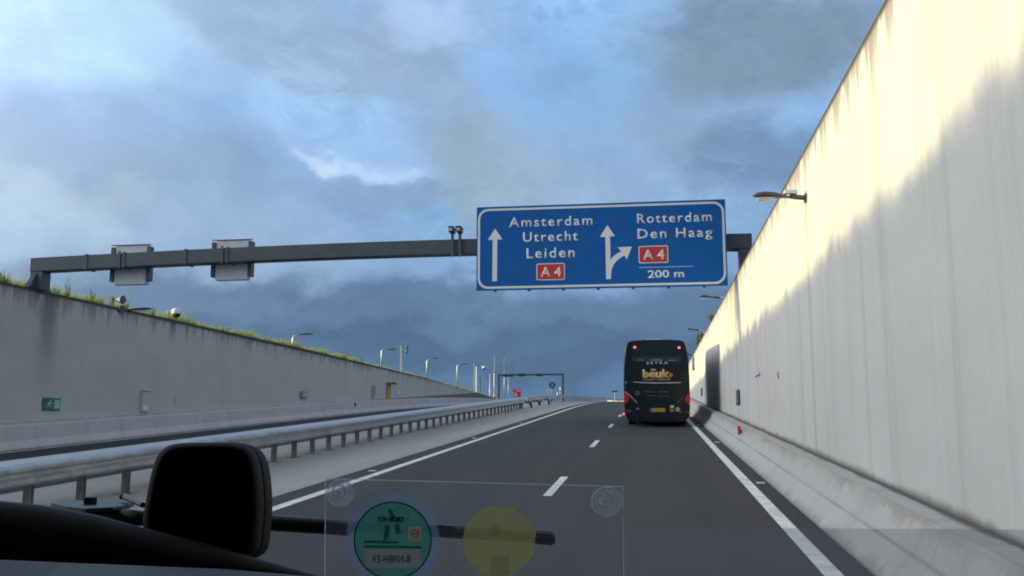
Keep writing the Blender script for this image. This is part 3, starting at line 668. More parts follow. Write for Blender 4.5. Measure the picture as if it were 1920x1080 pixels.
for px, py in ((1181, 770.5), (1275, 772)):
    x, z = bp(px, py); mm = MB(); mm.box(x-.055, x+.055, BY-.042, BY-.036, z-.03, z+.03); mm.build('reflector', M['reflr'], bus)
for px, py in ((1176, 769.8), (1288, 772.3)):
    x, z = bp(px, py); mm = MB(); mm.prism(rrect(x-.06, x+.06, z-.025, z+.025, .02, 3), BY-.042, BY-.036); mm.build('fog_lamp', M['greytxt'], bus)
# chrome lines
face_poly('chrome_strip', [(1187, 715.6), (1205, 716.4), (1232, 717), (1260, 716.9), (1277, 716.5), (1277, 717.8), (1260, 718.7), (1232, 719), (1205, 718.4), (1187, 716.8)], M['chrome'], -.02)
face_poly('chrome_strip', [(1172.6, 733), (1182, 741.5), (1195.5, 755.3), (1194.3, 756), (1181, 742.6), (1172, 734)], M['chrome'], -.026)
face_poly('chrome_strip', [(1281.6, 744), (1270.5, 756.3), (1269.4, 756), (1280.6, 743.6)], M['greytxt'], -.026)
# lettering
def bt(body_, px0, px1, pyt, pyb, m, bold=0., space=1.0, dy=-.014, par=None, shear=0.):
    x0, z1 = bp(px0, pyt); x1, z0 = bp(px1, pyb); return text('lettering', body_, x0, x1, z0, z1, BY+dy, m, par or bus, bold=bold, space=space, shear=shear, th=.004)
bt('SETRA', 1212, 1252.5, 678.6, 682.4, M['wtxt'], .02, 1.5)
lg = MB(); x, z = bp(1211.3, 702.3); lg.disc((x, BY-.0125, z), .085, 18, .003); lgo = lg.build('logo', M['rust'], bus)
bt('beuk', 1204.6, 1256.5, 692.6, 708.9, M['gold'], .045, 1.0, -.0205, lgo)
for px, py, rr in ((1238.2, 701.8, .07), (1257.6, 702.8, .085)):
    x, z = bp(px, py); mm = MB(); mm.disc((x, BY-.0125, z), rr, 18, .003); mm.build('dot', M['rust'], lgo)
cw = [(1220.4, 694.6), (1219.8, 691.2), (1222, 692.6), (1223, 690.8), (1224.6, 692.2), (1226.2, 690.8), (1227.2, 692.6), (1229.4, 691.4), (1228.8, 694.8)]
face_poly('crown', cw, M['gold'], -.018, -.012, lgo)
def scribble(name, px0, px1, py0, py1, m, n, par=None):
    """a line of print too small to read"""
    mm = MB(); px = px0; rnd = random.Random(int(px0*10))
    while px < px1:
        wd = rnd.uniform(.9, 1.7); h0 = rnd.uniform(0, .35)
        x0, z1 = bp(px, py0+(py1-py0)*h0); x1, z0 = bp(min(px+wd*.62, px1), py1); mm.box(x0, x1, BY-.026, BY-.0225, z0, z1); px += wd
        if rnd.random() < .16: px += 1.1
    return mm.build(name, m, par or bus)
scribble('small_print', 1205.5, 1257, 710.4, 712.6, M['gold'], 30, lgo)
scribble('small_print', 1197.5, 1205, 673.6, 675.9, M['paletxt'], 5)
scribble('small_print', 1218.5, 1242, 673.6, 676.3, M['paletxt'], 14)
scribble('small_print', 1252, 1266, 674.4, 676.6, M['paletxt'], 8)
for (a, b, c, e) in ((1209.5, 1228, 733, 735.6), (1234, 1254, 733.4, 736), (1213.5, 1229.5, 740.8, 743), (1235, 1253.5, 741, 743.2)): scribble('small_print', a, b, c, e, M['greytxt'], 10)
bt('27', 1172.0, 1176.2, 715.5, 720.5, M['paletxt'], .02)
x, z = bp(1195.3, 737.2); mm = MB(); mm.ring([(x+.10*math.cos(R(15*k)), z+.10*math.sin(R(15*k))) for k in range(24)], [(x+.07*math.cos(R(15*k)), z+.07*math.sin(R(15*k))) for k in range(24)], BY-.026, BY-.021)
for k in range(3):
    a_ = R(90+120*k); mm.prism([(x+.075*math.cos(a_), z+.075*math.sin(a_)), (x+.022*math.cos(a_+1.05), z+.022*math.sin(a_+1.05)), (x, z), (x+.022*math.cos(a_-1.05), z+.022*math.sin(a_-1.05))], BY-.026, BY-.021)
mm.build('emblem', M['greytxt'], bus)
# plate and stickers
x0, z1 = bp(1219.2, 765.6); x1, z0 = bp(1247.2, 772.2)
mm = MB(); mm.prism(rrect(x0, x1, z0, z1, .02, 3), BY-.05, BY-.036); npl = mm.build('number_plate', M['ylp'], bus)
mm = MB(); mm.box(x0+.008, x0+.075, BY-.054, BY-.0505, z0+.01, z1-.01); mm.build('country_band', M['plateblue'], npl)
text('lettering', '21-BBG-1', x0+.10, x1-.04, z0+.035, z1-.035, BY-.0505, M['dark'], npl, bold=.01, th=.004)
st = face_poly('sticker', [(1256.2, 760), (1264, 760), (1264, 771.7), (1256.2, 771.7)], M['ylp'], -.043, -.036)
face_poly('sticker_print', [(1256.6, 760.4), (1263.6, 760.4), (1263.6, 762), (1260, 766.2), (1256.6, 763)], M['wtxt'], -.047, -.0435, st)
bt('M', 1257.2, 1263, 763.5, 770.5, M['greytxt'], .02, 1, -.0475, st)
x, z = bp(1270.7, 767.5); mm = MB(); mm.disc((x, BY-.036, z), .098, 24, .006); rs = mm.build('speed_sticker', M['wtxt'], bus)
mm = MB(); mm.ring([(x+.097*math.cos(R(15*k)), z+.097*math.sin(R(15*k))) for k in range(24)], [(x+.078*math.cos(R(15*k)), z+.078*math.sin(R(15*k))) for k in range(24)], BY-.047, BY-.0425); mm.build('rim_print', M['greytxt'], rs)
text('lettering', '100', x-.055, x+.055, z-.03, z+.03, BY-.0425, M['dark'], rs, bold=.02, th=.004)
x, z = bp(1195.5, 766.2); mm = MB(); mm.disc((x, BY-.036, z), .07, 18, .006, ry=.025); mm.build('handle', M['paletxt'], bus)
# roof hatch, mirrors, wheels
mm = MB(); mm.box(BX-.35, BX+.28, BY+.5, BY+1.3, BZ+3.66, BZ+3.71); mm.build('roof_hatch', M['backgrey'], bus, bevel=.015)
for s in (1, -1):
    mm = MB(); x = BX+(1.99 if s > 0 else -1.48); yf = BY+10.4; zf = rz(yf)
    mm.tube([(BX+s*1.2, yf, zf+3.35), ((BX+s*1.2+x)/2, yf+.3, zf+3.4), (x, yf+.35, zf+3.2)], .03, 8); mr = mm.build('mirror', M['dark'], bus)
    mm = MB(); mm.box(x-.06, x+.06, yf+.25, yf+.40, zf+2.45, zf+3.2); mm.build('mirror_head', M['polew'], mr, bevel=.03)
for yy in (2.6, 4.0, 8.4):
    for s in (-1, 1):
        x = BX+s*1.09; zc = rz(BY+yy)+.50; mm = MB(); mm.tube([(x-.15, BY+yy, zc), (x+.15, BY+yy, zc)], .50, 28); wh = mm.build('wheel', M['tyre'], bus)
        mm = MB(); mm.disc((x+s*.152, BY+yy, zc), .30, 20, .012, axis=(s, 0, 0)); mm.build('rim', M['rim'], wh)

# ------------------------------------------------------------------ lamps, masts and signs along the walls
def lamp_head(root, c, s, ln=.75, m=None):
    """flat curved luminaire reaching to side s from c"""
    c = Vector(c); mm = MB()
    pts = [c+Vector((s*ln*u, 0, .05*math.sin(u*2.2)+.02*u)) for u in (0, .2, .45, .7, .9, 1.0)]
    mm.tube(pts, [.05, .10, .15, .16, .12, .05], 12, True, .32, Vector((0, 1, 0)) if False else Vector((0, 0, 1)))
    hd = mm.build('lamp_head', M['lamp'], root, smooth=True)
    mm = MB(); a = c+Vector((s*ln*.45, 0, -.012)); mm.box(min(a.x, a.x+s*ln*.42), max(a.x, a.x+s*ln*.42), a.y-.10, a.y+.10, a.z-.022, a.z+.01); mm.build('lens', M['lampg'], hd)
def wall_lamp(px0, px1, py, Yp, lab, on_wall):
    a = at_y(px1, py+3, Yp); e = at_y(px0, py-1, Yp)
    root = thing('wall_lamp', lab, 'lamp', a, 'lamps along the right wall'); L = a.x-e.x
    lamp_head(root, (a.x-L*.30, Yp, a.z+.01), -1, L*.70)
    mm = MB(); mm.tube([(a.x-L*.32, Yp, a.z+.03), (a.x-L*.1, Yp, a.z), (a.x-.005, Yp, a.z-.01)], .045, 10); mm.build('arm', M['lamp'], root)
    if on_wall:
        mm = MB(); mm.box(2.79, 2.818, Yp-.08, Yp+.08, a.z-.09, a.z+.06); mm.build('wall_plate', M['lamp'], root, bevel=.01)
        mm = MB(); mm.box(a.x-L*.42, a.x-L*.18, Yp-.10, Yp+.02, a.z+.065, a.z+.13); mm.build('control_box', M['backgrey'], root, bevel=.01)
    else:
        mm = MB(); mm.tube([(a.x+.35, Yp, 4.6), (a.x+.35, Yp, a.z-.25), (a.x+.25, Yp, a.z-.04), (a.x-.01, Yp, a.z-.01)], .05, 10); mm.build('pole', M['polew'], root)
wall_lamp(1411, 1513, 367, 17.5, 'grey lamp bolted to the sunlit wall face, nearest of three', True)
wall_lamp(1310, 1350, 555, 39.8, 'grey lamp on a post behind the right wall, below the blue sign', False)
wall_lamp(1287, 1311, 616, 60.5, 'small lamp above the bus roof behind the right wall', False)

def street_lamp(px, ptop, hx0, hx1, hy, Yp, lab, base=None):
    """pole at px whose bend is at ptop; luminaire spans hx0..hx1 at hy"""
    t_ = at_y(px, ptop, Yp); e0 = at_y(hx0, hy+3, Yp); e1 = at_y(hx1, hy, Yp); zb = base if base is not None else (topL(Yp)-.2 if Yp < 139 else rz(Yp)-1)
    root = thing('street_lamp', lab, 'street lamp', (t_.x, Yp, zb), 'street lamps beyond the left wall')
    r = .055 if Yp < 120 else .09
    mm = MB(); mm.tube([(t_.x, Yp, zb), (t_.x, Yp, t_.z-.05), (t_.x+(e0.x-t_.x)*.25, Yp, t_.z+(e0.z-t_.z)*.65), (e0.x, Yp, e0.z)], [r*1.3, r, r*.8, r*.5], 10); mm.build('pole', M['polew'], root, smooth=True)
    lamp_head(root, (e0.x, Yp, e0.z), 1, e1.x-e0.x)
LX = -23.08
def yx(px, py): return at_x(px, py, LX).y
street_lamp(222, 590, 232, 285, 579, yx(222, 580), 'lamp head peeking over the left wall among weeds by the gantry')
street_lamp(549, 634, 556, 588, 625, yx(549, 640), 'street lamp with short white pole showing over the grass of the left wall')
street_lamp(715.5, 657, 722, 744, 653, yx(715, 680), 'street lamp standing close to the horn speaker mast')
street_lamp(800.5, 676, 807, 823, 669.5, yx(800, 700), 'street lamp right of the horn speaker mast, between it and the camera mast')
street_lamp(857, 686, 862, 877, 681, yx(857, 715), 'street lamp nearest the slim camera mast on the left wall')
street_lamp(945.5, 701, 0, 0, 0, 190, 'x') if False else None
def far_pole(name, lab, px, py0, Yp, r, m, cat='pole', grp=None):
    t_ = at_y(px, py0, Yp); zb = rz(Yp)-1.0; root = thing(name, lab, cat, (t_.x, Yp, zb), grp)
    mm = MB(); mm.tube([(t_.x, Yp, zb), (t_.x, Yp, t_.z)], [r*1.15, r], 10); mm.build('pole', m, root, smooth=True)
    return root, t_
for px, py0, hx, hy, Yp, lab in ((918.5, 702, 0, 0, 155, 'plain white pole left of the far gantry'),):
    far_pole('white_pole', lab, px, py0, Yp, .065, M['polew'])
rt, t_ = far_pole('antenna_mast', 'tall thin mast with small crossbar beside the far gantry', 927, 668, 160, .03, M['polew'], 'mast')
mm = MB(); p_ = at_y(927, 698.5, 160); mm.box(p_.x-.28, p_.x+.28, 159.9, 160.1, p_.z-.05, p_.z+.05); mm.build('crossbar', M['dark'], rt)
mm = MB(); mm.tube([(p_.x, 159.8, rz(160)-1), (p_.x, 159.8, p_.z-.06)], .075, 10); mm.build('lower_pole', M['polew'], rt)
p_ = at_y(927, 731, 160)
mm = MB(); mm.box(p_.x-.13, p_.x+.13, 159.5, 159.69, p_.z-.6, p_.z+.4); mm.build('cabinet', M['backgrey'], rt)
for px, hx0, hx1, hy, Yp, lab in ((945.5, 940, 949, 664.5, 200, 'tall white lamp pole rising behind the far gantry beam, left one'), (953, 957, 964, 682, 205, 'tall pale lamp pole rising behind the far gantry beam, right one')):
    rt, t_ = far_pole('street_lamp', lab, px, hy+2, Yp, .055, M['galv'], 'street lamp', 'tall lamps by the far gantry')
    e0, e1 = at_y(hx0, hy, Yp), at_y(hx1, hy, Yp); mm = MB(); mm.tube([(e0.x, Yp, e0.z), ((e0.x+e1.x)/2, Yp, e0.z+.1), (e1.x, Yp, e1.z)], [.06, .14, .05], 10, True, .5); mm.build('lamp_head', M['lamp'], rt)

def horn(root, p, sx, m):
    mm = MB(); mm.tube([p, p+Vector((sx*.25, -.05, -.02)), p+Vector((sx*.5, -.1, -.05))], [.05, .10, .19], 12); mm.build('horn', m, root)
def speaker_mast(px, ptop, Yp, lab, m, n=2, k=1.0):
    t_ = at_y(px, ptop, Yp); zb = topL(Yp)-.2; root = thing('speaker_mast', lab, 'speaker mast', (t_.x, Yp, zb), 'masts with equipment on the left wall')
    mm = MB(); mm.box(t_.x-.09*k, t_.x+.09*k, Yp-.09, Yp+.09, zb, t_.z); mm.build('pole', m, root)
    for j in range(n): horn(root, Vector((t_.x+.1*k, Yp, t_.z-.12-.42*j)), 1, M['lamp'])
    return root, t_
M['polefar'] = mat('pole_far', (.45, .46, .46), .5)
M['polecream'] = mat('pole_cream', (.50, .47, .33), .6)
speaker_mast(209, 556, yx(209, 570), 'short cream mast with two grey horn speakers rising from weeds', M['polecream'])
speaker_mast(752.5, 648, yx(752, 690), 'tall pale mast with two grey horn speakers, right of a street lamp', M['polew'])
speaker_mast(889.5, 683, yx(890, 725), 'slim mast with one horn and a pole beside it, near the wall end', M['polew'], 1)
def dome_cam(px, py, Yp, lab, back, zb, r=.17, m='polew'):
    c = at_y(px, py, Yp); b = at_y(px+back, py-3, Yp); root = thing('dome_camera', lab, 'camera', (b.x, Yp, zb), 'dome cameras on the left side')
    mm = MB(); mm.tube([(b.x, Yp, zb), (b.x, Yp, b.z+.05)], .07, 10); mm.build('pole', M[m], root)
    mm = MB(); mm.tube([(b.x, Yp, b.z), (c.x, Yp, c.z+r*1.2)], .045, 8); mm.build('arm', M['polew'], root)
    mm = MB(); mm.tube([c+Vector((0,0,r*1.3)), c+Vector((0,0,r*1.1)), c+Vector((0,0,r*.3)), c+Vector((0,0,-.05*r))], [r*.5, r*.9, r*1.12, r*1.15], 16); mm.build('housing', M['white'], root, smooth=False)
    mm = MB(); mm.tube([c+Vector((0,0,-.06*r)), c+Vector((0,0,-.5*r)), c+Vector((0,0,-.85*r)), c+Vector((0,0,-r))], [r*.95, r*.85, r*.5, r*.1], 16); mm.build('dome', M['blackg'], root, smooth=True)
Yd = yx(330, 590); dome_cam(331, 588, Yd, 'white dome camera on short cream post among weeds on the left wall', -15, topL(Yd)-.2, .21, 'polecream')
Yd = yx(898, 722); dome_cam(907.5, 690.5, Yd, 'white dome camera on a tall pole near the far end of the left wall', -14, topL(Yd)-.2, .24)
far_pole('grey_pole', 'thin grey pole behind the camera masts at the wall end', 900, 706, 150, .10, M['gantry'])

# signs on the left wall (face x = -22.6)
WX = -22.6
def wall_panel(name, px0, px1, py0, py1, m, lab, cat, th=.05, grp=None, y_w=None):
    c0 = at_x(px0, (py0+py1)/2, WX+th); c1 = at_x(px1, (py0+py1)/2, WX+th); zt = at_x((px0+px1)/2, py0, WX+th).z; zb = at_x((px0+px1)/2, py1, WX+th).z
    root = thing(name, lab, cat, (WX, (c0.y+c1.y)/2, zb), grp)
    mm = MB(); mm.box(WX+.003, WX+th, c0.y, c1.y, zb, zt); pn = mm.build('panel', m, root, bevel=.01)
    return root, c0.y, c1.y, zb, zt
rt, a, b, zb, zt = wall_panel('exit_sign', 81, 113.5, 746, 769.5, M['green'], 'green emergency exit sign with white running figure on the left wall', 'sign')
mm = MB(); u = lambda f: a+(b-a)*f; vz = lambda f: zb+(zt-zb)*f
def yzprism(mm, pts, x0, x1):
    n = len(pts); v = [(x, y, z) for x in (x0, x1) for y, z in pts]
    mm.add(v, [tuple(range(n)), tuple(range(n, 2*n))[::-1]]+[(k, n+k, n+(k+1) % n, (k+1) % n) for k in range(n)])
yzprism(mm, [(u(.62), vz(.15)), (u(.95), vz(.15)), (u(.95), vz(.85)), (u(.62), vz(.85))], WX+.052, WX+.056)   # doorway
mm.build('doorway_print', M['palegreen'], rt)
mm = MB()
for pts in ([(.34, .78), (.40, .84), (.47, .78), (.41, .71)], [(.22, .55), (.36, .70), (.46, .66), (.56, .52), (.53, .49), (.43, .58), (.36, .40), (.30, .43), (.34, .58), (.25, .50)], [(.36, .42), (.46, .36), (.44, .18), (.40, .18), (.41, .32), (.32, .36), (.20, .25), (.17, .29), (.30, .46)]):
    yzprism(mm, [(u(p0), vz(p1)) for p0, p1 in pts], WX+.052, WX+.056)
mm.build('figure_print', M['palegreen'], rt)
M['paleblue'] = mat('pale_panel', (.50, .53, .60), .5)
rt, a, b, zb, zt = wall_panel('wall_cabinet', 267.5, 282, 733.5, 772, M['paleblue'], 'narrow tall white cabinet on the left wall', 'cabinet', .12)
mm = MB(); mm.box(WX+.003, WX+.2, a-.03, b+.03, zt+.01, zt+.06); mm.build('hood', M['backgrey'], rt)
mm = MB(); mm.box(WX+.122, WX+.126, a+.12*(b-a), b-.25*(b-a), zb+.1*(zt-zb), zb+.30*(zt-zb)); mm.build('label_print', M['white'], rt)
wall_panel('notice_plate', 329.5, 336, 742, 758, M['paleblue'], 'small pale plate on the left wall right of the white cabinet', 'plate')
rt, a, b, zb, zt = wall_panel('wall_box', 564.5, 576, 734, 747, mat('box_green', (.20, .25, .16), .6), 'small dull green box on the middle of the left wall', 'box', .10)
mm = MB(); mm.box(WX+.102, WX+.106, a+.3*(b-a), b-.1*(b-a), zb+.15*(zt-zb), zb+.85*(zt-zb)); mm.build('label_print', mat('box_pale', (.42, .46, .25), .6), rt)
M['orangeg'] = mat('orange_grey', (.34, .28, .20), .6)
wall_panel('wall_box', 697, 704, 723, 748, M['orangeg'], 'faint brownish plate on the left wall beside the yellow post', 'plate', .04)
rt, a, b, zb, zt = wall_panel('emergency_post', 727, 733, 720, 749, M['yellow'], 'yellow emergency phone post with small hood against the left wall', 'emergency post', .14)
mm = MB(); mm.box(WX+.003, WX+.50, a-.1, b+.1, zt+.01, zt+.15); mm.build('hood', M['yellow'], rt, bevel=.03)
mm = MB(); mm.box(WX+.502, WX+.56, a+.2, b+.3, zt-.05, zt+.14); mm.build('handset', M['dark'], rt)
rt, a, b, zb, zt = wall_panel('wall_box', 745, 750, 732, 741.5, M['backgrey'], 'small grey box on the left wall right of the yellow post', 'box', .08)
wall_panel('barrier_plate', 665.5, 668, 755, 762, M['dark'], 'small dark plate low on the left barrier', 'plate', .45)

# things on the right wall
def rwall(name, px, py0, py1, half, m, lab, cat, X_=2.815):
    c = at_x(px, (py0+py1)/2, X_-.04); k = c.y/FOC; root = thing(name, lab, cat, (X_, c.y, c.z), None)
    mm = MB(); mm.box(X_-.05, X_-.003, c.y-half, c.y+half, c.z-(py1-py0)/2*k, c.z+(py1-py0)/2*k); mm.build('plate', m, root, bevel=.008)
    return root, c, k*(py1-py0)/2
rt, c, hh = rwall('exit_plate', 1383, 732, 759, .50, M['dark'], 'dark framed plate on the shaded right wall beside the coach shadow', 'plate', 2.818)
mm = MB(); mm.box(2.764, 2.767, c.y-.36, c.y+.36, c.z-hh*.72, c.z+hh*.72); mm.build('plate_print', mat('plate_green', (.10, .17, .15), .5), rt)
rwall('wall_sign', 1315, 728, 742, .45, M['dark'], 'small dark plate on the right wall close behind the bus', 'plate', 2.818)
c = at_x(1386, 807, 2.33); root = thing('barrier_reflector', 'red reflector plate on the right concrete barrier', 'reflector', c)
mm = MB(); mm.obox(c, (.042, 0, 0), (0, .012, 0), (0, 0, .12)); mm.build('plate', M['reflr'], root, bevel=.006)
mm = MB(); mm.obox(c+Vector((.05, .04, -.02)), (.03, 0, 0), (0, .022, 0), (0, 0, .05)); mm.build('bracket', M['dark'], root)
c = at_x(1459, 704, 2.81); mm = MB(); mm.box(2.795, 2.816, c.y-.02, c.y+.02, c.z-.07, c.z+.07); tag(mm.build('marker_tab', mat('orange_tab', (.5, .3, .1), .6), bevel=.004), 'tiny orange tab on the shaded right wall', 'marker')
c = at_x(1423, 703, 2.80); mm = MB(); mm.tube([(2.805, c.y+1.0, c.z+.0), (2.80, c.y+.4, c.z+.02), (2.79, c.y-.05, c.z-.03), (2.80, c.y-.22, c.z+.03), (2.805, c.y-.15, c.z+.07)], .011, 6); tag(mm.build('cable_end', M['dark']), 'thin dark cable end sticking out of the shaded right wall', 'cable')

# ------------------------------------------------------------------ far group beyond the crest
FY = 180
fa = at_y(935.5, 703, FY); fb = at_y(1055.5, 703, FY); zg = rz(FY)-1.2
fg = thing('sign_gantry', 'distant slim dark gantry over the opposite carriageway', 'gantry', ((fa.x+fb.x)/2, FY, zg))
mm = MB(); mm.box(fa.x-.2, fb.x+.2, FY-.16, FY+.16, fa.z-.16, fa.z+.16); mm.build('beam', M['gantry'], fg)
for x in (fa.x, fb.x):
    mm = MB(); mm.box(x-.16, x+.16, FY-.15, FY+.15, zg, fa.z-.162); mm.build('post', M['gantry'], fg)
for px, wd in ((978.5, 8), (1011.5, 8)):
    p_ = at_y(px, 702, FY); mm = MB(); mm.box(p_.x-.55, p_.x+.55, FY-.45, FY-.17, p_.z-.38, p_.z+.12)
    for sx in (-.45, .4): mm.box(p_.x+sx, p_.x+sx+.06, FY-.40, FY-.34, p_.z+.12, p_.z+.45)
    mm.build('lane_signal', M['dark'], fg)
mm = MB()
for px in (943.5, 952, 963):
    p_ = at_y(px, 690, FY)
    mm.box(p_.x-.03, p_.x+.03, FY+.2, FY+.26, fa.z+.16, p_.z+.2)
for px0, px1, py in ((943.5, 963, 689), (943.5, 952, 694)):
    p0, p1 = at_y(px0, py, FY), at_y(px1, py, FY); mm.box(p0.x+.032, p1.x-.032, FY+.205, FY+.255, p0.z-.02, p0.z+.02)
mm.build('mesh_frame', mat('faint_steel', (.16, .22, .28), .5), fg)
mm = MB(); p0, p1 = at_y(943, 704, FY), at_y(963, 704, FY); mm.box(p0.x, p1.x, FY-.3, FY-.165, p0.z-.25, p0.z+.05); mm.build('cable_tray', M['dark'], fg)
def far_sign(name, px0, px1, py0, py1, Yp, m, lab, posts=(.25, .75)):
    a = at_y(px0, py0, Yp); b = at_y(px1, py1, Yp); root = thing(name, lab, 'sign', ((a.x+b.x)/2, Yp, rz(Yp)-1.2))
    mm = MB(); mm.box(a.x, b.x, Yp-.05, Yp+.05, b.z, a.z); pn = mm.build('panel', m, root)
    for k in posts:
        x = a.x+(b.x-a.x)*k; mm = MB(); mm.box(x-.06, x+.06, Yp+.052, Yp+.15, rz(Yp)-1.2, a.z-.1); mm.build('post', M['dark'], root)
    return root, a, b
rt, a, b = far_sign('red_sign', 962.5, 976.5, 730, 744, 150, M['red'], 'distant red sign with three white text lines under the far gantry')
for f0, f1, r0, r1 in ((.35, .92, .16, .25), (.1, .5, .46, .57), (.1, .55, .74, .87)):
    mm = MB(); mm.box(a.x+(b.x-a.x)*f0, a.x+(b.x-a.x)*f1, 149.942, 149.948, a.z+(b.z-a.z)*r1, a.z+(b.z-a.z)*r0); mm.build('text_line', M['white'], rt)
rt, a, b = far_sign('teal_sign', 1029.5, 1041.5, 716, 728.3, 165, M['teal'], 'distant teal square sign with four white corner marks and centre diamond', (.5,))
cx, cz, s = (a.x+b.x)/2, (a.z+b.z)/2, (b.x-a.x)/2
mm = MB(); mm.prism([(cx, cz+.45*s), (cx+.42*s, cz), (cx, cz-.45*s), (cx-.42*s, cz)], 164.942, 164.948); mm.build('diamond_print', M['paletxt'], rt)
for sx in (-1, 1):
    for sz in (-1, 1):
        mm = MB(); mm.prism([(cx+sx*.88*s, cz+sz*.9*s), (cx+sx*.42*s, cz+sz*.86*s), (cx+sx*.86*s, cz+sz*.42*s)], 164.942, 164.948); mm.build('arrow_print', M['wtxt'], rt)
rt, a, b = far_sign('grey_sign', 1024.5, 1036, 729.5, 744, 158, M['backgrey'], 'distant pale grey board below the teal sign', (.3, .7))
for k in range(3):
    mm = MB(); zz = a.z+(b.z-a.z)*(.22+.22*k); mm.box(a.x+.1, b.x-.12, 157.942, 157.948, zz-.06, zz+.03); mm.build('text_line', M['paletxt'], rt)
# small things near the crest
c = at_y(979.5, 746, 140); root = thing('round_marker', 'small dark round marker beside the distant red sign', 'marker', c)
mm = MB(); mm.disc(c, .10, 16, .05); mm.build('disc', M['dark'], root); mm = MB(); mm.tube([c+Vector((0,.06,-1.2)), c+Vector((0,.06,.05))], .03, 8); mm.build('post', M['dark'], root)
for px, py0, lab in ((1050.5, 726, 'distant white marker post with dark bands by the far gantry foot'), (1045.3, 736, 'distant short white marker post left of the banded one')):
    t_ = at_y(px, py0, 150); root = thing('marker_post', lab, 'post', (t_.x, 150, rz(150)-1))
    mm = MB(); mm.tube([(t_.x, 150, rz(150)-1), (t_.x, 150, t_.z)], .085, 10); mm.build('pole', M['polew'], root)
    for k in range(2 if py0 == 726 else 1):
        mm = MB(); zz = t_.z-.5-.6*k; mm.tube([(t_.x, 150, zz), (t_.x, 150, zz-.25)], .09, 10); mm.build('band', M['dark'], root)
t_ = at_y(984.5, 741, 150); mm = MB(); mm.tube([(t_.x, 150, rz(150)-1), (t_.x, 150, t_.z)], .05, 8); tag(mm.build('white_post', M['polew']), 'thin short white post right of the red sign', 'post')
for k, (px, lab) in enumerate(((926.5, 'orange traffic barrel at the end of the left wall'), (931.5, 'orange and white barrel right of the wall end'))):
    t_ = at_y(px, 742.5, 143); root = thing('traffic_barrel', lab, 'barrel', (t_.x, 143, t_.z-1.0)); mm = MB(); mm.tube([(t_.x, 143, t_.z-1.0), (t_.x, 143, t_.z-.5), (t_.x, 143, t_.z)], [.24, .2, .14], 12); mm.build('drum', M['orange'], root)
    mm = MB(); mm.tube([(t_.x, 143, t_.z-.46), (t_.x, 143, t_.z-.30)], [.21, .195], 12); mm.build('band', M['white'], root)
a = at_y(1147, 732.5, 190); b = at_y(1158, 735.5, 190); root = thing('far_sign', 'small bluish sign board on a post far ahead left of the bus', 'sign', ((a.x+b.x)/2, 190, 2.5))
mm = MB(); mm.box(a.x, b.x, 189.95, 190.05, b.z, a.z); mm.build('panel', mat('dull_blue', (.04, .09, .17), .5), root)
mm = MB(); mm.tube([((a.x+b.x)/2, 190.12, 2.5), ((a.x+b.x)/2, 190.12, b.z+.1)], .06, 8); mm.build('post', M['backgrey'], root)

# ------------------------------------------------------------------ grass and weeds on top of the walls
rg = random.Random(3)
def hnoise(y):
    return .5+.5*math.sin(y*.9+1.3*math.sin(y*.37)+2*math.sin(y*.13))
def blade(mb, p, h, wd, lean):
    p = Vector(p); a = rg.uniform(0, 6.28); s = Vector((math.cos(a), math.sin(a), 0))*wd; L = Vector((rg.gauss(0, lean), rg.gauss(0, lean), 0))
    mb.add([p-s, p+s, p+L*.45*h+Vector((0,0,h*.6))+s*.6, p+L*.45*h+Vector((0,0,h*.6))-s*.6, p+L*h+Vector((0,0,h))], [(0,1,2,3),(3,2,4)])
mb = MB()
clumps = [(rg.uniform(-20, 135), rg.uniform(.12, .55), rg.uniform(.1, .6)) for _ in range(120)]
for k in range(36000):
    y = rg.uniform(0, 138); x = -23.16-abs(rg.gauss(0, .5)); z = topL(y)-.13
    c_ = max(math.exp(-((y-a)/b)**2)*c for a, b, c in clumps)
    h = rg.uniform(.2, .58)+c_*rg.uniform(.2, .7)
    if y > 75: h *= .75
    blade(mb, (x, y, z), h, rg.uniform(.010, .026), .35)
tag(mb.build('grass', M['leaf']), 'tall yellowish green grass along the top of the left wall', None, kind='stuff')
mb = MB()
for k in range(5200):
    y = rg.uniform(6, 130); x = 3.27+abs(rg.gauss(0, .4)); h = rg.uniform(.05, .20)*(1.6 if y > 44 else .5)
    blade(mb, (x, y, topR(y)-.16), h, rg.uniform(.01, .022), .35)
tag(mb.build('grass', M['leaf']), 'short green grass behind the top of the right wall', None, kind='stuff')
def weed(x, y, z, h, spread, lab, n=5, leaf=.11, grp='weeds and saplings on the wall tops'):
    root = thing('weed_plant', lab, 'plant', (x, y, z), grp); st_ = MB(); lf = MB()
    for k in range(n):
        a = rg.uniform(0, 6.28); top = Vector((x+math.cos(a)*spread*rg.uniform(.1, 1), y+math.sin(a)*spread*rg.uniform(.1, 1), z+h*rg.uniform(.6, 1.0))); b = Vector((x+rg.uniform(-.06, .06), y+rg.uniform(-.06, .06), z))
        if k == 0: top = Vector((x, y, z+h))
        md = (top+b)/2+Vector((rg.uniform(-.05, .05), rg.uniform(-.05, .05), .05)); st_.tube([b, md, top], [.012, .009, .004], 5)
        for j in range(int(30*h)+8):
            u = rg.uniform(.12, 1.0); c = b.lerp(top, u); a2 = rg.uniform(0, 6.28); ln = leaf*rg.uniform(.6, 1.3)*(1.25-.6*u)
            dv = Vector((math.cos(a2), math.sin(a2), rg.uniform(-.3, .6))).normalized(); s = dv.cross(Vector((0,0,1))).normalized()*ln*.28
            lf.add([c, c+dv*ln*.5+s, c+dv*ln, c+dv*ln*.5-s], [(0,1,2,3)])
    st_.build('stem', M['stem'], root); lf.build('foliage', M['leaf2'], root)
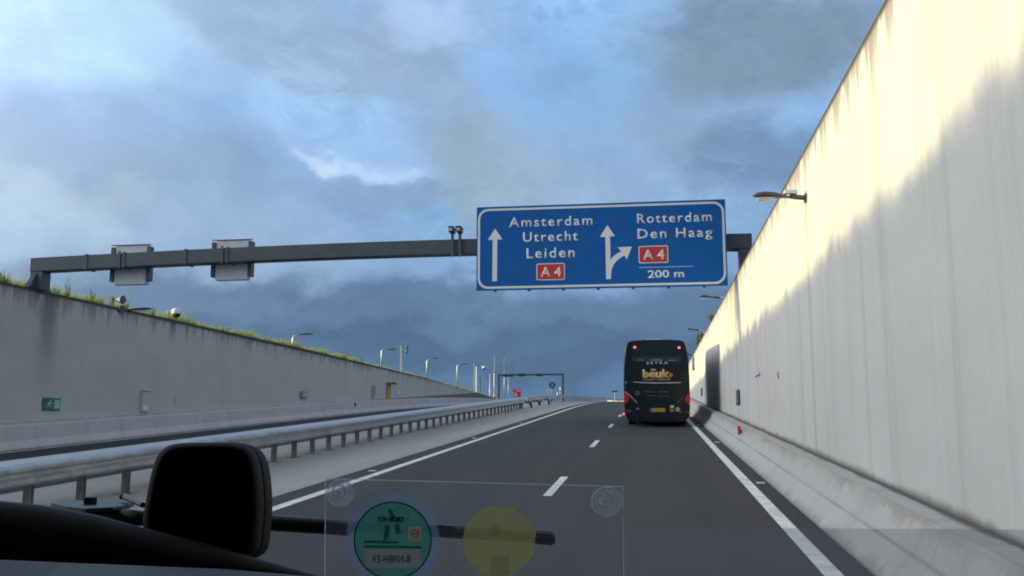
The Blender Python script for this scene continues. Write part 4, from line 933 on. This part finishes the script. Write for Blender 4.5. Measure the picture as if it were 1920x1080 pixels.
for px, py, lab, sp, n in ((128, 522, 'tall conifer shaped sapling just right of the gantry foot', .22, 5), (172, 541, 'slim weed on the left wall between sapling and cream mast', .2, 4), (8, 505, 'tall bushy plant at the left end of the wall top', .35, 9), (30, 528, 'low weed left of the gantry foot', .3, 5),
                          (238, 560, 'leafy weed right of the cream horn mast', .3, 6), (286, 570, 'leafy weed between lamp head and dome camera', .22, 5), (362, 596, 'weed right of the near dome camera', .25, 5), (420, 610, 'bright weed clump on the left wall past the dome camera', .45, 7),
                          (500, 631, 'low weed left of the short white street lamp', .4, 6), (645, 656, 'bright green weed clump on the middle of the left wall', .6, 8), (678, 668, 'low weed left of the lamp by the speaker mast', .5, 5), (786, 696, 'low weed left of a street lamp on the left wall', .5, 5), (876, 725, 'small bright weed near the end of the left wall', .6, 6)):
    x = -23.25; y = at_x(px, py+20, x).y; z = topL(y)-.13; tz = at_y(px, py, y).z; weed(at_y(px, py, y).x, y, z, max(.3, tz-z), sp, lab, n)
for px, py, y, lab in ((1336, 592, 47, 'green bush behind the right wall below the second lamp'), (1309, 628, 62, 'green bush behind the right wall beside the bus roof'), (1318, 622, 57, 'small green bush between the two bushes on the right wall')):
    p_ = at_y(px, py, y); z = topR(y)-.15; weed(max(2.97, p_.x), y, topR(y)-.01, max(.45, p_.z-z), .42, lab, 12, .15)

# ------------------------------------------------------------------ our own coach: cab, wiper, sensor, badge holder
cab = thing('coach_cab', 'black dashboard of the coach we ride in, curving across the lower left corner', 'coach', (0, .6, -.6))
M['pad'] = mat('dash_pad', (.05, .056, .064), .45, bump=.1, bscale=700)
def fp(px, py, D):   # point at depth D in front of the windscreen seat
    v = ray(px, py); return v*(D/v.y)
# instrument hood: a thick rounded ridge falling away to the right
ctr = [(-260, 975, .60, 62), (-60, 992, .64, 60), (60, 1003, .665, 58), (160, 1017, .69, 54), (280, 1042, .71, 47), (400, 1066, .735, 40), (500, 1085, .75, 30), (620, 1112, .765, 24), (760, 1150, .78, 22)]
mm = MB(); mm.tube([fp(a, b, c) for a, b, c, r in ctr], [r/FOC*c*1.02 for a, b, c, r in ctr], 20, True, 1.0); M['hood'] = mat('hood_plastic', (.020, .020, .022), .6, spec=.3, bump=.2, bscale=800); mm.build('instrument_hood', M['hood'], cab, smooth=True)
v = []
for a, b, c in ((-260, 1030, .55), (140, 1049, .60), (420, 1060, .62), (640, 1079, .64), (900, 1105, .66)):
    p_ = fp(a, b, c); v += [p_, p_+Vector((0, -.20, -.035)), p_+Vector((0, -.20, -.12)), p_+Vector((0, .04, -.10))]
mm = MB(); mm.add(v, [(i*4+k, i*4+(k+1) % 4, (i+1)*4+(k+1) % 4, (i+1)*4+k) for i in range(4) for k in range(4)]+[(0,1,2,3), (16,17,18,19)]); mm.build('dash_pad', M['pad'], cab, bevel=.008)
M['lining'] = mat('cab_lining', (.03, .03, .032), .8)
mm = MB()   # the coach body round the seat: roof, sides, back, floor, front panel
mm.box(-1.3, 1.3, -9, 1.0, .92, 1.0); mm.box(-1.3, -1.25, -9, .9, -1.5, .918); mm.box(1.25, 1.3, -9, .9, -1.5, .918); mm.box(-1.248, 1.248, -9, -8.9, -1.5, .918)
mm.box(-1.248, 1.248, -8.898, 1.1, -1.55, -1.5); mm.box(-1.248, 1.248, 1.1, 1.2, -1.5, -.34); mm.box(-1.248, 1.248, .30, 1.098, -.46, -.40)
mm.build('body_shell', M['lining'], cab)

# sensor housing on the dash
sd = thing('sensor_housing', 'rounded black plastic housing standing on the dashboard', 'device', fp(390, 1030, .80))
outl = [(268, 985), (271, 958), (277, 920), (284, 885), (292, 860), (303, 843), (320, 834), (350, 831), (400, 830), (440, 831), (460, 836), (474, 848), (482, 870), (486, 900), (487, 940), (486, 985), (478, 1036), (440, 1045), (330, 1022), (290, 1005)]
def loft_outline(pts, secs):
    """outline carried through (depth, scale, push of its right side, drop)"""
    cx = sum(a for a, b in pts)/len(pts); cy = sum(b for a, b in pts)/len(pts); n = len(pts); q_ = MB(); v = []
    for d_, k_, sh, dr in secs:
        for a, b in pts:
            u_ = min(1, max(0, (a-300)/180.)); v.append(fp(cx+(a-cx)*k_+sh*u_, cy+(b-cy)*k_+dr, d_))
    f = [(i_*n+k, i_*n+(k+1) % n, (i_+1)*n+(k+1) % n, (i_+1)*n+k) for i_ in range(len(secs)-1) for k in range(n)]
    return q_.add(v, f+[tuple(range(n)), tuple((len(secs)-1)*n+k for k in range(n))])
def dense(pts, n=5):   # closed Catmull-Rom through the points
    out = []; N = len(pts)
    for i_ in range(N):
        p0, p1, p2, p3 = (Vector(pts[(i_+k) % N]) for k in (-1, 0, 1, 2))
        for k in range(n):
            t_ = k/n; q_ = .5*((2*p1)+(p2-p0)*t_+(2*p0-5*p1+4*p2-p3)*t_*t_+(3*p1-p0-3*p2+p3)*t_**3); out.append((q_.x, q_.y))
    return out
outl = dense([(268, 985), (276, 925), (287, 875), (302, 845), (330, 832), (390, 829.5), (440, 831), (468, 843), (482, 875), (488, 930), (486, 985), (474, 1036), (420, 1050), (330, 1030), (285, 1010)])
def smooth_all(o):
    for p_ in o.data.polygons: p_.use_smooth = len(p_.vertices) == 4
    return o
smooth_all(loft_outline(outl, [(.757, .90, -4, 0), (.759, .94, -2, 0), (.763, .975, 0, 0), (.770, .995, 3, 0), (.780, 1.0, 6, 0), (.7835, .998, 7, 0), (.785, .993, 7, 0)]).build('housing', M['black'], sd))
smooth_all(loft_outline(outl, [(.7853, .993, 9, 0), (.7865, .998, 10, 0), (.795, 1.0, 15, 0), (.812, .995, 23, 1), (.824, .985, 24, 3), (.830, .96, 20, 5)]).build('back_cover', M['black'], sd))

# wiper outside the glass
wp = thing('windscreen_wiper', 'black windscreen wiper lying across the lower windscreen behind the badge holder', 'wiper', fp(700, 985, 1.16))
wl = [(300, 960), (420, 972), (520, 981), (600, 986), (655, 990)]
mm = MB(); mm.tube([fp(a, b, 1.15) for a, b in wl], [.0100, .0098, .0098, .0096, .0094], 12); mm.build('arm', M['blackg'], wp, smooth=True)
mm = MB(); mm.tube([fp(a, b, 1.17) for a, b in ((560, 983), (700, 988), (850, 997), (960, 1003), (1040, 1009))], [.0070, .0078, .0078, .0075, .0072], 10); mm.build('blade', M['blackg'], wp)
mm = MB(); mm.tube([fp(a, b, 1.165) for a, b in ((1000, 1006), (1006, 1006.5), (1036, 1009), (1042, 1009.5))], [.006, .0085, .0085, .005], 10); mm.build('end_cap', M['blackg'], wp)
p_ = fp(838, 991, 1.155); mm = MB(); mm.obox(p_, (.010, 0, -.0006), (0, .004, 0), (0, 0, .0042)); mm.build('clip', M['blackg'], wp)
pv = thing('wiper_pivot', 'grey wiper pivot plate with black hexagonal nut left of the rounded housing', 'wiper', fp(172, 950, 1.08))
def hp(px, py, z=-.0863): v_ = ray(px, py); return v_*(z/v_.z)    # point on the level of the pivot plate
v = [hp(a, b) for a, b in ((96, 943.5), (110, 939.5), (150, 938), (232, 938), (252, 942), (243, 947), (212, 951), (160, 953.5), (125, 950))]
n = len(v); mm = MB(); mm.add(v+[p_+Vector((0, 0, -.004)) for p_ in v], [tuple(range(n)), tuple(range(n, 2*n))[::-1]]+[(k, n+k, n+(k+1) % n, (k+1) % n) for k in range(n)]); mm.build('plate', M['pad'], pv)
c = hp(169, 945.5); mm = MB(); mm.tube([c+Vector((0, 0, .0005)), c+Vector((0, 0, .0085))], [.0085, .008], 6); mm.build('nut', M['blackg'], pv, bevel=.001)
mm = MB(); mm.tube([hp(a, b, -.098) for a, b in ((40, 956), (140, 962), (220, 968), (310, 976))], [.006, .010, .011, .010], 12, True, .8); mm.build('arm_root', M['blackg'], pv, smooth=True)
mm = MB(); mm.tube([hp(a, b, -.080) for a, b in ((224, 932), (234, 931.5), (268, 947))], [.002, .004, .003], 8); mm.build('washer_jet', M['blackg'], pv)

# clear badge holder with stickers, held by two suction cups; it leans with the windscreen
PY0, SL = .97, .30
def ap(px, py, off=0.): # point of the leaning plate; off = towards the seat
    v = ray(px, py); t_ = (PY0-off)/(v.y+SL*v.z); return v*t_
hd_ = thing('badge_holder', 'clear acrylic badge holder with two round stickers stuck inside the windscreen', 'badge holder', ap(890, 990))
M['acryl'] = clear('acrylic', (.97, .98, .99), .035, (.55, .62, .70), .012)
M['acryledge'] = clear('acrylic_edge', (.9, .92, .95), .6, (.9, .93, .97), .05)
def sheet(pts, off0, off1):
    a = [ap(x, y_, off0) for x, y_ in pts]; b = [ap(x, y_, off1) for x, y_ in pts]; n = len(pts); q_ = MB()
    return q_.add(a+b, [tuple(range(n)), tuple(range(n, 2*n))[::-1]]+[(k, n+k, n+(k+1) % n, (k+1) % n) for k in range(n)])
sheet([(611.2, 898.4), (1167, 913.2), (1169, 1160), (609.2, 1160)], 0, .0006).build('panel', M['acryl'], hd_)
mm = sheet([(610, 896.6), (1168, 911.6), (1168, 913.0), (610, 898.2)], 0, .003); mm.build('edge', M['acryledge'], hd_)
sheet([(609.4, 898.4), (611, 898.4), (609, 1160), (607.4, 1160)], 0, .003).build('edge', M['acryledge'], hd_)
sheet([(1167.2, 913.2), (1168.4, 913.2), (1170.4, 1160), (1169.2, 1160)], 0, .003).build('edge', M['acryledge'], hd_)
def circ(cx, cy, r, n=48, ry=None): return [(cx+r*math.cos(2*math.pi*k/n), cy+(ry or r)*math.sin(2*math.pi*k/n)) for k in range(n)]
def ringsheet(cx, cy, r0, r1, off0, off1, ry0=None, ry1=None):
    o_, i_ = circ(cx, cy, r1, 48, ry1), circ(cx, cy, r0, 48, ry0); n = 48; q_ = MB(); vs = [ap(*p_, of) for of in (off0, off1) for L in (o_, i_) for p_ in L]
    f = []
    for k in range(n):
        j = (k+1) % n; f += [(k, j, n+j, n+k), (2*n+k, 3*n+k, 3*n+j, 2*n+j), (k, 2*n+k, 2*n+j, j), (n+k, n+j, 3*n+j, 3*n+k)]
    return q_.add(vs, f)
M['halo'] = clear('sticker_backing', (.85, .90, 1.0), .16, (.40, .55, .75), .0)
M['stg'] = clear('sticker_green', (.30, .52, .48), .72, (.075, .31, .25), .01)
M['sty'] = clear('sticker_yellow', (.90, .88, .68), .32, (.58, .55, .30), .0)
M['stk'] = mat('sticker_black', (.006, .008, .008), .6)
M['stw'] = clear('sticker_pale', (.5, .5, .5), .85, (.60, .60, .58), .0)
M['stgrey'] = clear('sticker_grey_print', (.4, .4, .4), .8, (.20, .24, .24), .0)
M['stdark'] = clear('sticker_dark_green', (.7, .78, .78), .3, (.03, .18, .16), .0)
ringsheet(736.3, 1014, 72.5, 88, .0012, .0016, 72.5, 89).build('sticker_backing', M['halo'], hd_)
def cut_disc(cx, cy, r, holes, off0, off1):
    """round sticker with rectangular windows where other labels are stuck"""
    ys_c = sorted({cy-r, cy+r, *(h_ for x0, x1, y0, y1 in holes for h_ in (y0, y1))}); q_ = MB()
    for ya, yb in zip(ys_c, ys_c[1:]):
        xs_c = sorted((x0, x1) for x0, x1, y0, y1 in holes if y0 <= ya and y1 >= yb); edges = [None]+[e_ for h_ in xs_c for e_ in h_]+[None]
        for k in range(0, len(edges), 2):
            L, Rr = [], []
            for i_ in range(13):
                yy = ya+(yb-ya)*i_/12; hw = math.sqrt(max(0, r*r-(yy-cy)**2)); L.append((edges[k] if edges[k] is not None else cx-hw, yy)); Rr.append((edges[k+1] if edges[k+1] is not None else cx+hw, yy))
            for i_ in range(12):
                q = [L[i_], Rr[i_], Rr[i_+1], L[i_+1]]; a_ = [ap(x, y_, off0) for x, y_ in q]; q_.add(a_, [(0,1,2,3)])
    return q_
HOLES = [(766, 790, 988, 1014.5), (683, 789, 1029, 1065)]
cut_disc(736.3, 1013.5, 71.8, HOLES, .0012, .0018).build('green_sticker', M['stg'], hd_)
gs = bpy.data.objects['green_sticker']
ringsheet(736.3, 1013.5, 70.8, 73.3, .0020, .0028).build('rim_print', M['stk'], gs)
def stext(body, px0, px1, pyt, pyb, m, par, bold=0., shear=0., flip=False, off=.0022):
    return text('lettering', body, px0, px1, -pyb, -pyt, 0, m, par, bold=bold, shear=shear, flip=flip, mapf=lambda a, b, h: ap(a, -b, off+h*.0006))
stext('TÜV NORD', 707, 757.5, 966.5, 979.5, M['stk'], gs, .055, .25)
sheet([(726, 957), (733, 953), (742, 971), (735, 975)], .0020, .0024).build('figure_print', M['stdark'], gs)
sheet([(722, 984), (731, 984), (729, 1008), (718, 1016)], .0020, .0024).build('figure_print', M['stdark'], gs)
sheet([(739, 984), (748, 982), (752, 1000), (742, 1002)], .0020, .0024).build('figure_print', M['stdark'], gs)
ringsheet(751, 967, 14.4, 15.2, .0020, .0024).build('ring_print', M['stdark'], gs)
for y_, x0, x1 in ((1013, 683, 748), (1022, 683, 790)):
    sheet([(x0, y_), (x1, y_+2), (x1, y_+7), (x0, y_+5)], .0020, .0024).build('small_print', M['stdark'], gs)
sq = sheet([(766, 988), (790, 988), (790, 1014.5), (766, 1014.5)], .0012, .0014).build('square_label', clear('sticker_pink', (.5, .5, .5), .85, (.75, .60, .55), .0), gs)
ringsheet(778, 1000.5, 6.0, 8.4, .0028, .0032).build('ring_print', mat('label_red', (.5, .22, .18), .7), gs)
sheet([(773.5, 999.3), (782.5, 999.3), (782.5, 1001.8), (773.5, 1001.8)], .0028, .0032).build('bar_print', mat('label_red2', (.5, .22, .18), .7), gs)
wl_ = sheet([(683, 1029), (789, 1029), (789, 1065), (683, 1065)], .0012, .0014).build('plate_label', M['stw'], gs)
stext('B-N9BH-E9', 699, 769, 1041, 1055, M['stgrey'], gs, .01, 0, True, .0030)
sheet(circ(935, 1015, 67.5), .0010, .0018).build('yellow_sticker', M['sty'], hd_)
ys_ = bpy.data.objects['yellow_sticker']
M['styg'] = clear('sticker_smudge', (.88, .88, .92), .06, (.8, .8, .8), .0)
sheet([(919, 985), (932, 981), (938, 992), (934, 1003), (922, 1001)], .0020, .0024).build('figure_print', M['styg'], ys_)
sheet([(921, 1041), (955, 1041), (955, 1080), (918, 1080)], .0020, .0024).build('figure_print', M['styg'], ys_)
M['cup'] = clear('suction_cup', (.88, .92, .95), .20, (.75, .82, .88), .08, .15)
M['cupedge'] = clear('suction_cup_rim', (.9, .9, .9), .9, (1, 1, 1), .15, .3)
for cx, cy, r in ((638.5, 924.5, 26), (1137, 941, 29)):
    cu_ = sheet(circ(cx, cy, r*.91), -.010, -.0094).build('suction_cup', M['cup'], hd_)
    ringsheet(cx, cy, r*.92, r, -.011, -.008).build('cup_rim', M['cupedge'], cu_)
    ringsheet(cx-3, cy-3, r*.42, r*.51, -.007, -.004).build('cup_neck', M['cupedge'], cu_)
    mm = MB(); c = ap(cx-2, cy-2, .002); ax = Vector((0, -1, -SL)).normalized(); mm.disc(c, r*.22/FOC*.97, 20, .004, ax); mm.build('cup_knob', M['cup'], cu_)
    mm = MB(); c = ap(cx-2, cy-3, .0065); mm.disc(c, r*.09/FOC*.97, 14, .002, ax); mm.build('cup_tip', M['cupedge'], cu_)

# milky pane added to imitate the dashboard reflecting in the windscreen, lower right
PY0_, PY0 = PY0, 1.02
M['milky'] = clear('reflection_haze', (.92, .93, .94), .13, (.42, .47, .52), .01)
tag(sheet([(1171, 986), (1500, 990.5), (1925, 993), (2150, 995), (2150, 1170), (1171, 1170)], 0, .001).build('reflection_veil', M['milky']), 'milky pane at the lower right imitating the dashboard reflection in the windscreen', 'reflection veil')
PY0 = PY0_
